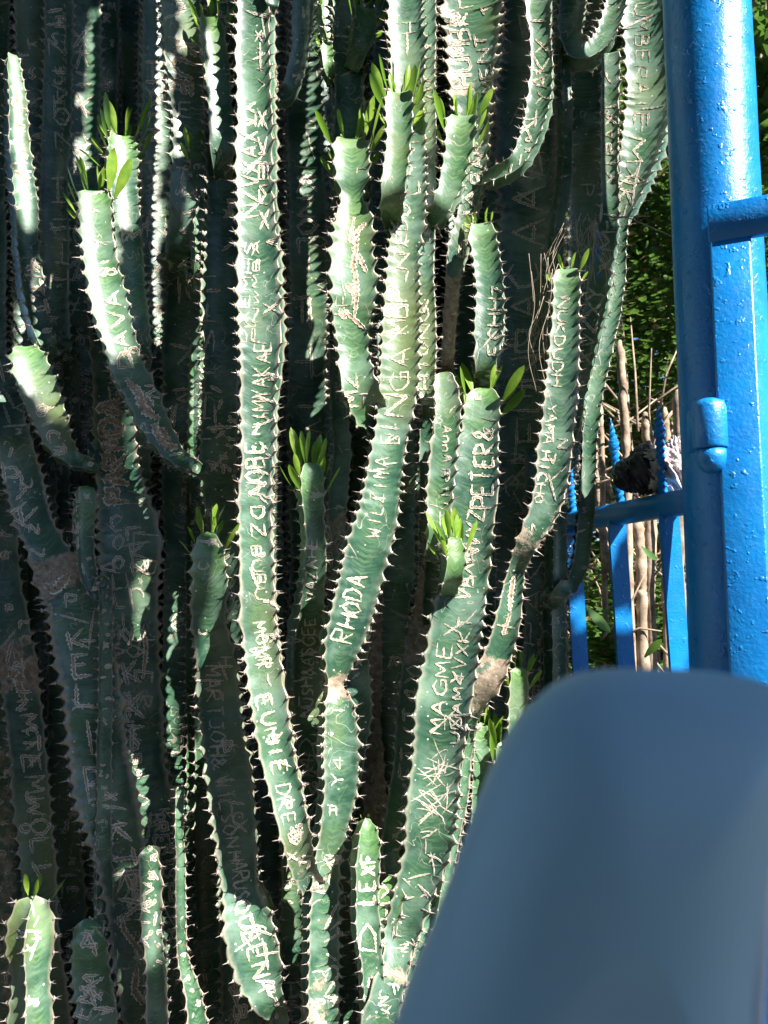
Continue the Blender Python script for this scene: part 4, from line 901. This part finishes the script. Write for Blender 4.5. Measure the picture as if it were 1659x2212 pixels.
# ------------------------------------------------------------------ undergrowth behind the gate
M_TWIG = simple('dry_wood', [(.3, (.13, .09, .06)), (.55, (.33, .25, .18)), (.75, (.50, .41, .32))], 30, .9, .6, .002, 120)
M_FOL = simple('bush_leaf', [(.3, (.035, .08, .02)), (.5, (.07, .15, .035)), (.75, (.17, .26, .06))], 9, .42, 0, trans=(.12, .24, .04))
M_FOL2 = simple('bush_leaf_dry', [(.3, (.20, .15, .05)), (.7, (.33, .27, .10))], 20, .6, 0)
M_BLOCKER = simple('blocker_leaf', [(.3, (.022, .048, .014)), (.7, (.04, .085, .022))], 5, .6, 0)  # dark leaves of the added light blockers only
def leafcloud(name, c, rad, n, size, parent, mats, seed, flatten=1.0, prob2=.08, gap=.38):
    r = np.random.default_rng(seed); V = []; F = []; MI = []
    cl = [(np.array(c) + (r.uniform(-1, 1, 3)) * np.array(rad) * .9, r.uniform(.18, .42) * min(rad)) for _ in range(max(6, n // 60))]
    for i in range(n):
        cc, cr = cl[r.integers(len(cl))]
        p = cc + r.normal(0, cr * .6, 3) * np.array([1, 1, flatten])
        d = r.normal(0, 1, 3); d /= np.linalg.norm(d); d[2] = abs(d[2]) * .3 - .2; d /= np.linalg.norm(d)
        s_ = np.cross(d, np.array([0, 0, 1.0]) + r.normal(0, .5, 3)); s_ /= np.linalg.norm(s_) + 1e-9; nn = np.cross(d, s_)
        L = size * r.uniform(.6, 1.4); w = L * r.uniform(.22, .34); b = len(V)
        V += [p, p + d * L * .3 + s_ * w - nn * L * .05, p + d * L * .35 + nn * L * .03, p + d * L * .3 - s_ * w - nn * L * .05, p + d * L * .72 + s_ * w * .7 - nn * L * .1, p + d * L * .72 - nn * L * .03, p + d * L * .72 - s_ * w * .7 - nn * L * .1, p + d * L - nn * L * .16]
        F += [(b, b + 1, b + 2), (b, b + 2, b + 3), (b + 1, b + 4, b + 5), (b + 1, b + 5, b + 2), (b + 2, b + 5, b + 6), (b + 2, b + 6, b + 3), (b + 4, b + 7, b + 5), (b + 5, b + 7, b + 6)]
        MI += [1 if r.random() < prob2 else 0] * 8
    o = link(name, mesh_np(name, np.array([tuple(v) for v in V]), np.array(F), mats, False, MI), parent)
    return tag(o, kind='stuff') if parent is not None else o
def shrub(c, rad, n, size, label, seed, stems=7):
    e = empty('shrub', (c[0], c[1], gh(c[0], c[1])), label, 'shrub', 'shrubs behind the gate')
    leafcloud('foliage', c, rad, n, size, e, [M_FOL, M_FOL2], seed)
    r = random.Random(seed)
    for i in range(stems):
        a = Vector((c[0] + r.uniform(-.1, .1), c[1] + r.uniform(-.1, .1), gh(c[0], c[1]) - .05)); b = Vector((c[0] + r.uniform(-1, 1) * rad[0], c[1] + r.uniform(-1, 1) * rad[1], c[2] + r.uniform(0, 1) * rad[2]))
        V, F = tube([a, a.lerp(b, .4) + Vector((r.uniform(-.1, .1), 0, .1)), a.lerp(b, .75), b], [.012, .009, .006, .003], 6)
        link('branch', mesh_py('branch', V, F, M_TWIG, True), e)
c = at(1430, 560, 2.5); shrub((c.x, c.y, c.z), (.42, .35, .5), 15000, .027, 'dense green bush behind the cactus, just left of the blue post', 41)
c = at(1420, 900, 2.9); shrub((c.x, c.y, c.z), (.5, .35, .4), 11000, .028, 'tangled dark bush above the gate spikes', 42)
c = at(1430, 300, 3.3); shrub((c.x, c.y, c.z), (.9, .5, .9), 14000, .036, 'tall dark leafy bush farthest back behind the gate', 43)
c = at(1650, 60, 2.0); shrub((c.x + .12, c.y, c.z), (.16, .2, .4), 900, .07, 'sunlit leafy bush peeping out right of the blue post', 44, 3)
c = at(1410, 1350, 2.35); shrub((c.x, c.y, c.z), (.36, .22, .16), 2600, .034, 'low bright weeds among dead sticks seen between the blue bars', 45, 4)
c = at(1290, 1420, 2.2); shrub((c.x, c.y, c.z), (.16, .15, .10), 700, .05, 'leafy weeds at the foot of the leftmost blue bar', 47, 3)
# hedge closing the view behind the thicket
hg = empty('hedge', (-.8, 4.3, 0), 'unlit dense hedge standing far behind the cactus thicket', 'hedge')
leafcloud('foliage', (.4, 4.6, 2.6), (4.6, 1.0, 2.9), 56000, .13, hg, [M_FOL, M_FOL2], 46)
for i in range(14):
    x = -3.6 + i * .5; V, F = tube([(x, 4.3, 0), (x + .1, 4.3, 1.6), (x - .1, 4.35, 3.6)], [.05, .04, .02], 8); link('trunk', mesh_py('trunk', V, F, M_TWIG, True), hg)

def stake(pts, D, r0, label, brk=True):
    W = [at(x, y, D) for x, y in pts]; W.append(Vector((W[-1].x, W[-1].y, gh(W[-1].x, W[-1].y) - .1)))
    cs = catmull([tuple(w) for w in W], 12); q_ = random.Random(int(pts[0][0]))
    W = [Vector(v) + Vector((q_.gauss(0, r0 * .09), 0, 0)) for v in cs]; rr = [r0 * .88 * (1 + .22 * max(0, math.sin(i * .9 + pts[0][0])) ** 6 + q_.gauss(0, .04)) for i in range(len(W))]; rr[0] *= .35; rr[1] *= .8
    V, F = tube(W, rr, 12)
    o = link('stake', mesh_py('stake', V, F, M_TWIG, True)); tag(o, label, 'stake', 'dead wooden stakes behind the gate')
stake([(1338, 735), (1348, 900), (1356, 1080), (1362, 1400)], 2.0, .0125, 'tallest pale dead stake, snapped at its top, left of the rag')
stake([(1392, 890), (1400, 1000), (1408, 1400)], 2.0, .0135, 'broken brown stake between the two blue spikes')
stake([(1462, 842), (1468, 960), (1472, 1400)], 1.95, .0155, 'split pointed stake just left of the blue post')
stake([(1436, 880), (1441, 1000), (1440, 1400)], 2.1, .011, 'thin stake behind the right blue spike')
stake([(1296, 870), (1300, 1000), (1310, 1400)], 2.1, .009, 'thin stake beside the drooping cactus, left of the left blue spike')
stake([(1284, 950), (1300, 1150), (1335, 1290), (1340, 1400)], 2.05, .010, 'leaning grey stick seen left of the first blue bar')
stake([(1375, 1110), (1385, 1250), (1390, 1450)], 2.0, .016, 'stout grey-barked trunk seen between the two right blue bars')
stake([(1412, 1100), (1408, 1250), (1406, 1450)], 2.1, .012, 'reddish dead trunk behind the rightmost visible bar')
stake([(1500, 1090), (1496, 1250), (1490, 1450)], 2.2, .012, 'stick standing close to the blue post')
def sticks():
    r = random.Random(5); parts = []
    for i in range(130):
        x, y = r.uniform(1230, 1510), r.uniform(850, 1440); D = r.uniform(2.0, 2.6); a = at(x, y, D); L = r.uniform(.08, .4); an = r.uniform(-1.2, 1.2) + (1.57 if r.random() < .5 else 0)
        d = Vector((math.cos(an), r.uniform(-.4, .4), math.sin(an))).normalized() * L
        parts.append(tube([a, a + d * .5 + Vector((r.uniform(-.02, .02), 0, r.uniform(-.02, .02))), a + d], [.004, .003, .0015], 5))
    o = link('dead_twigs', mesh_py('dead_twigs', *merge(parts), M_TWIG, True)); tag(o, 'tangle of thin dead twigs among the stakes behind the gate', 'twigs', kind='stuff')
sticks()
def bigleaf(x, y, D, L, dirx, dirz, label):
    o = link('large_leaf', LEAFM[2].copy()); o.data.materials[0] = simple('broad_leaf', [(.3, (.07, .17, .05)), (.7, (.14, .26, .09))], 20, .4, .2, .001, trans=(.2, .4, .06))
    p = at(x, y, D); d = Vector((dirx, -.35, dirz)).normalized(); s_ = d.cross(Vector((0, -1, .2))).normalized(); f = s_.cross(d)
    o.matrix_world = Matrix(((s_.x, f.x, d.x, p.x), (s_.y, f.y, d.y, p.y), (s_.z, f.z, d.z, p.z), (0, 0, 0, 1))) @ Matrix.Diagonal((L * 1.05, L, L, 1))
    tag(o, label, 'leaf', 'broad leaves behind the gate bars')
bigleaf(1266, 1310, 1.85, .085, .55, -.8, 'broad pale leaf drooping between the first and second blue bars')
bigleaf(1392, 1420, 1.95, .07, .4, .6, 'broad leaf low between the two right bars')
bigleaf(1385, 1180, 1.9, .055, .5, -.7, 'narrow bright leaf hanging beside the middle of the right bars')
# leaf litter on the bank
def litter():
    r = np.random.default_rng(9); V = []; F = []
    for i in range(2500):
        x, y = r.uniform(.3, 2.4), r.uniform(2.0, 4.5); p = np.array([x, y, gh(x, y) + .01]); a = r.uniform(0, 6.28); L = r.uniform(.02, .05)
        d = np.array([math.cos(a), math.sin(a), r.uniform(-.1, .5)]) * L; s_ = np.array([-math.sin(a), math.cos(a), r.uniform(-.3, .3)]) * L * .35; b = len(V)
        V += [p - d * .5, p + s_, p + d * .5, p - s_]; F.append((b, b + 1, b + 2, b + 3))
    o = link('leaf_litter', mesh_np('leaf_litter', np.array(V), np.array(F), simple('litter', [(.3, (.12, .08, .05)), (.55, (.34, .25, .17)), (.7, (.5, .4, .3))], 18, .9, 0), False)); tag(o, kind='stuff', label='dry brown leaf litter on the bank behind the gate', cat='leaf litter')
litter()

# ------------------------------------------------------------------ dry grass, twig, web
M_STRAW = simple('dry_straw', [(.3, (.28, .21, .14)), (.7, (.55, .46, .36))], 60, .8, 0)
def strands(name, label, cat, specs):
    parts = []
    for P, D, r_ in specs:
        W = [at(x, y, D + (0 if len(p_) < 1 else 0)) for (x, y), p_ in ((q_, ()) for q_ in P)]
        cs = catmull([tuple(w) for w in W], 6); parts.append(tube([Vector(v) for v in cs], r_, 4))
    return tag(link(name, mesh_py(name, *merge(parts), M_STRAW, True)), label, cat)
sp_ = []
for i in range(46):
    x0, y0 = rnd.uniform(1212, 1288), rnd.uniform(458, 500); x1, y1 = x0 + rnd.uniform(-60, 50), y0 + rnd.uniform(20, 150)
    sp_.append(([(x0, y0), ((x0 + x1) / 2 + rnd.uniform(-20, 20), (y0 + y1) / 2 + rnd.uniform(-10, 10)), (x1, y1)], 1.40 + rnd.uniform(-.04, .04), rnd.uniform(.0003, .0007)))
for i in range(12):
    x = rnd.uniform(1160, 1200); sp_.append(([(x + rnd.uniform(-22, 26), 560 + rnd.uniform(-20, 60)), (x + rnd.uniform(-10, 10), 660), (x - rnd.uniform(0, 30), 740 + rnd.uniform(-30, 30)), (x + rnd.uniform(-22, 16), 830 + rnd.uniform(-90, 60))], 1.30 + rnd.uniform(-.03, .03), .0004))
sp_.append(([(1066, 712), (1090, 740), (1130, 742), (1155, 700), (1175, 640)], 1.36, .0007)); sp_.append(([(1066, 718), (1100, 748), (1140, 738), (1165, 690)], 1.35, .0005))
strands('dry_grass', 'nest of dry grass strands caught between cactus stems left of the leafy YAMA tip', 'dry grass', sp_)
strands('dry_twig', 'long thin dry twig poking out sideways toward the blue post', 'twig', [([(1320, 476), (1352, 470), (1400, 488), (1465, 517)], 1.36, .0012), ([(1320, 470), (1360, 467), (1404, 467)], 1.36, .0009)])
sp_ = [([(346, 690), (356, 730), (352, 790), (330, 820)], 1.5, .0006), ([(350, 850), (360, 900), (352, 960), (366, 1000)], 1.5, .0009), ([(310, 735), (345, 715), (352, 660)], 1.5, .0006)]
strands('dry_tendril', 'curling dry tendril hanging in front of the shaded left stems', 'tendril', sp_)
# drips of blue paint spilled on the carved stem by the gate
dr = []
for (x, y, L) in ((1290, 500, 14), (1291, 528, 40), (1293, 590, 10), (1286, 548, 8)):
    for j in range(3): dr.append([(x + rnd.uniform(-3, 3) + j * 2, y), (x + rnd.uniform(-2, 4) + j, y + L * .6), (x + j, y + L)])
o = carve(N_, dr, 5, h=.0004, name='paint_drip')
if o: o.data.materials[0] = M_BLUE2; o.data.materials[1] = M_BLUE2

# ------------------------------------------------------------------ unseen leaf masses added to block sun and sky light
sd_ = sun_dir.normalized(); U1 = sd_.cross(Vector((0, 0, 1))).normalized(); U2 = sd_.cross(U1)
def sun_blocker():  # added leaves, set only on sun rays toward spots meant to be dark
    res = .012; H = {}
    def mark(x0, x1, y0, y1, D0, D1, val, step=9):
        for D in np.linspace(D0, D1, 1 if D0 == D1 else 3):
            for x in np.arange(x0, x1, step):
                for y in np.arange(y0, y1, step):
                    p = at(x, y, D); H[(int(p.dot(U1) // res), int(p.dot(U2) // res))] = val
    mark(-120, 470, -80, 2260, 1.36, 1.56, 1)
    def markv(V, val, dil=0):
        V = np.asarray([tuple(v) for v in V], float); a = np.floor(V @ np.array(U1) / res).astype(int); b = np.floor(V @ np.array(U2) / res).astype(int)
        for c in set(zip(a.tolist(), b.tolist())):
            for i in range(-dil, dil + 1):
                for j in range(-dil, dil + 1): H[(c[0] + i, c[1] + j)] = val
    lit = [A, B, C_, D_, S_, I_, K_, L_, J_, J2, M_, N_, H_, G_, F_, R_, Q_, O_, T1, T3, T4, T5, E4, E5, E2]
    part = lit + [W1, W2, W3, W4, W5, Y1, X9, X11, X12, X18, X18b, U_, U2, U3, X16, T2, E_, E3, X14]
    for st in ALL:
        if st not in part and st.cen[:, 0].mean() < -.22: markv(st.V[::2], 1)
    markv(MIRROR_V, 1, 1); markv(U3.V[::2], 1, 1)
    for b in HOLES: mark(b[0] - 10, b[1] + 10, b[2] - 10, b[3] + 10, b[4], b[5], 0, 7)
    for st in lit: markv(st.V[::2], 0, 1)
    mark(1270, 1500, 650, 1460, 1.4, 2.6, 0, 6)
    for o_ in list(gp.children) + list(gate.children) + list(rag.children): markv([v.co for v in o_.data.vertices], 0, 1)
    cells = [k_ for k_, v_ in H.items() if v_ == 1]
    r = np.random.default_rng(77); V = []; F = []
    for (a, b_) in cells:
        for _ in range(5):
            p = U1 * ((a + r.random()) * res) + U2 * ((b_ + r.random()) * res); p = p + sd_ * (CAMP.dot(sd_) * 0 + 2.55 + .28 * math.sin(a * .13) + .2 * math.cos(b_ * .17) + r.uniform(-.16, .16))
            d = Vector(r.normal(0, 1, 3)); d.normalize(); s_ = d.cross(sd_)
            if s_.length < .2: continue
            s_.normalize(); L = r.uniform(.022, .040); w = L * .33; i = len(V); p = p - d * L * .5
            V += [p, p + d * L * .45 + s_ * w, p + d * L, p + d * L * .45 - s_ * w]; F.append((i, i + 1, i + 2, i + 3))
    c = sum(V, Vector()) / len(V)
    e = empty('added_sun_blocker', (c.x + 2.3, c.y + .2, 0), 'added leaf screen outside the picture, shaped to shade the left stems and the mirror', 'light blocker')
    tag(link('foliage', mesh_np('foliage', np.array([tuple(v) for v in V]), np.array(F), M_BLOCKER, False), e), kind='stuff')
    V, F = tube([(c.x + 2.3, c.y + .2, 0), (c.x + 2.2, c.y + .2, 3), (c.x + 1.3, c.y + .1, 4.7), (c.x + .1, c.y, 4.5), (c.x, c.y, c.z + .3)], [.12, .10, .06, .03, .012], 12)
    link('trunk', mesh_py('trunk', V, F, M_TWIG, True), e)  # stem for the added sun-blocking leaves
HOLES = [(165, 285, 395, 770, 1.31, 1.33), (215, 305, 285, 470, 1.37, 1.39), (395, 475, 320, 590, 1.36, 1.38), (340, 445, -60, 225, 1.39, 1.41), (10, 75, 110, 330, 1.40, 1.42), (30, 75, 380, 470, 1.40, 1.42),
         (20, 100, 735, 850, 1.38, 1.40), (20, 110, 1925, 2260, 1.25, 1.27), (425, 480, 1150, 1240, 1.35, 1.37), (490, 620, 1940, 2190, 1.35, 1.37), (318, 345, 1840, 2080, 1.35, 1.36), (385, 440, 1870, 2260, 1.37, 1.38),
         ]
def sky_blocker():
    """unseen leaf cloud added overhead to cut sky fill, left open where sun must pass"""
    r = np.random.default_rng(88); V = []; F = []
    lit = [at(x, y, D) for D in (.9, 1.2, 1.35, 1.5, 2.4, 3.4) for x in (480, 830, 1100, 1400, 1700) for y in (-700, 0, 1000, 2260)]
    us = [p.dot(U1) for p in lit]; vs = [p.dot(U2) for p in lit]; u0, u1, v0, v1 = min(us) - .25, max(us) + .25, min(vs) - .25, max(vs) + .25
    lit2 = [at(x, y, 1.4) for x in (-120, 480) for y in (-80, 2260)]; a0, a1, b0, b1 = min(p.dot(U1) for p in lit2) - .25, max(p.dot(U1) for p in lit2) + .25, min(p.dot(U2) for p in lit2) - .25, max(p.dot(U2) for p in lit2) + .25
    cl = [(r.uniform(-7, 8), r.uniform(-7, 3.5), r.uniform(4.2, 6.5)) for _ in range(230)]
    for i in range(36000):
        c = cl[r.integers(len(cl))]; p = Vector((c[0] + r.normal(0, .6), c[1] + r.normal(0, .6), c[2] + r.normal(0, .35)))
        if p.z < 3.7: continue
        u, v = p.dot(U1), p.dot(U2)
        if u0 < u < u1 and v0 < v < v1: continue
        if a0 < u < a1 and b0 < v < b1: continue
        if p.x > 2.0 and p.y < -2.5: continue
        d = Vector(r.normal(0, 1, 3)); d.z *= .4; d.normalize(); s_ = d.cross(Vector(r.normal(0, .4, 3)) + Vector((0, 0, 1))); s_.normalize(); L = r.uniform(.18, .34); w = L * .36; i0 = len(V)
        V += [p, p + d * L * .45 + s_ * w, p + d * L, p + d * L * .45 - s_ * w]; F.append((i0, i0 + 1, i0 + 2, i0 + 3))
    e = empty('added_sky_blocker', (-3.2, -1.5, 0), 'added leaf cloud outside the picture that cuts the sky light', 'light blocker')
    tag(link('foliage', mesh_np('foliage', np.array([tuple(v) for v in V]), np.array(F), M_BLOCKER, False), e), kind='stuff')
    V, F = tube([(-3.2, -1.5, 0), (-3.1, -1.5, 2), (-2.8, -1.3, 4), (-2.3, -1.1, 5.4)], [.22, .18, .14, .08], 14)
    link('trunk', mesh_py('trunk', V, F, M_TWIG, True), e)  # stem for the added sky-blocking leaves
sky_blocker()
bh = empty('added_hedge_blocker', (0, -4.5, 0), 'dark hedge added behind the camera to cut the sky light, outside the picture', 'hedge')  # unseen, added to reduce fill on the shaded stems
leafcloud('foliage', (0, -4.5, 1.9), (7, .6, 2.2), 17000, .26, bh, [M_BLOCKER, M_BLOCKER], 48)
for i in range(14):
    x = -6.5 + i; V, F = tube([(x, -4.5, 0), (x + .1, -4.5, 1.6), (x - .1, -4.4, 3.6)], [.07, .05, .02], 8); link('trunk', mesh_py('trunk', V, F, M_TWIG, True), bh)

# ------------------------------------------------------------------ mud wall glimpsed at the left edge
# ------------------------------------------------------------------ blurred mirror housing close to the camera
MIRROR_V = []
def mirror():
    D = .235
    ctrl = [(868, 2212), (914, 2090), (964, 1950), (1012, 1810), (1062, 1690), (1110, 1592), (1160, 1520), (1215, 1470), (1290, 1447), (1400, 1444), (1500, 1448), (1590, 1458), (1668, 1480), (1690, 1540), (1662, 1690), (1634, 1850), (1612, 2000), (1594, 2150), (1576, 2400), (1560, 2520), (1200, 2560), (820, 2520), (780, 2430)]
    P = catmull([(x, y) for x, y in ctrl] + [ctrl[0]], 5)[:-1]
    P = [at(x, y, D) for x, y in P]
    c = sum(P, Vector()) / len(P); n = len(P); V = []; F = []; MI = []
    rings = [(.78, .05), (.88, .028), (.955, .014), (.995, .004), (.985, -.006), (.91, -.016), (.74, -.0265), (.55, -.033), (.3, -.037), (.1, -.038)]
    for s_, dy in rings:
        for p in P: V.append(c + (p - c) * s_ + Vector((0, dy, 0)))
    for i in range(len(rings) - 1):
        for k_ in range(n): F.append((i * n + k_, i * n + (k_ + 1) % n, (i + 1) * n + (k_ + 1) % n, (i + 1) * n + k_))
    F.append(tuple(range((len(rings) - 1) * n, len(rings) * n))); F.append(tuple(range(n - 1, -1, -1)))
    m = simple('slate_blue_plastic', [(.3, (.29, .45, .52)), (.7, (.34, .51, .58))], 6, .5, .0, .001, 30, spec=.4)
    MIRROR_V.extend(V)
    e = empty('vehicle_mirror', c, 'large out-of-focus slate blue rounded mirror housing in the near foreground, bottom right', 'mirror')
    link('housing', mesh_py('housing', V, F, m, True), e)
    # pale trim on the right edge
    R_s = [at(x, y, D) for x, y in ((1672, 1680), (1660, 1800), (1650, 1930), (1642, 2060), (1634, 2212), (1628, 2330))]
    V, F = tube(R_s, .0021, 8); link('edge_trim', mesh_py('edge_trim', V, F, simple('pale_trim', [(.3, (.75, .75, .78)), (.7, (.82, .82, .85))], 5, .4, 0), True), e)
mirror()
sun_blocker()
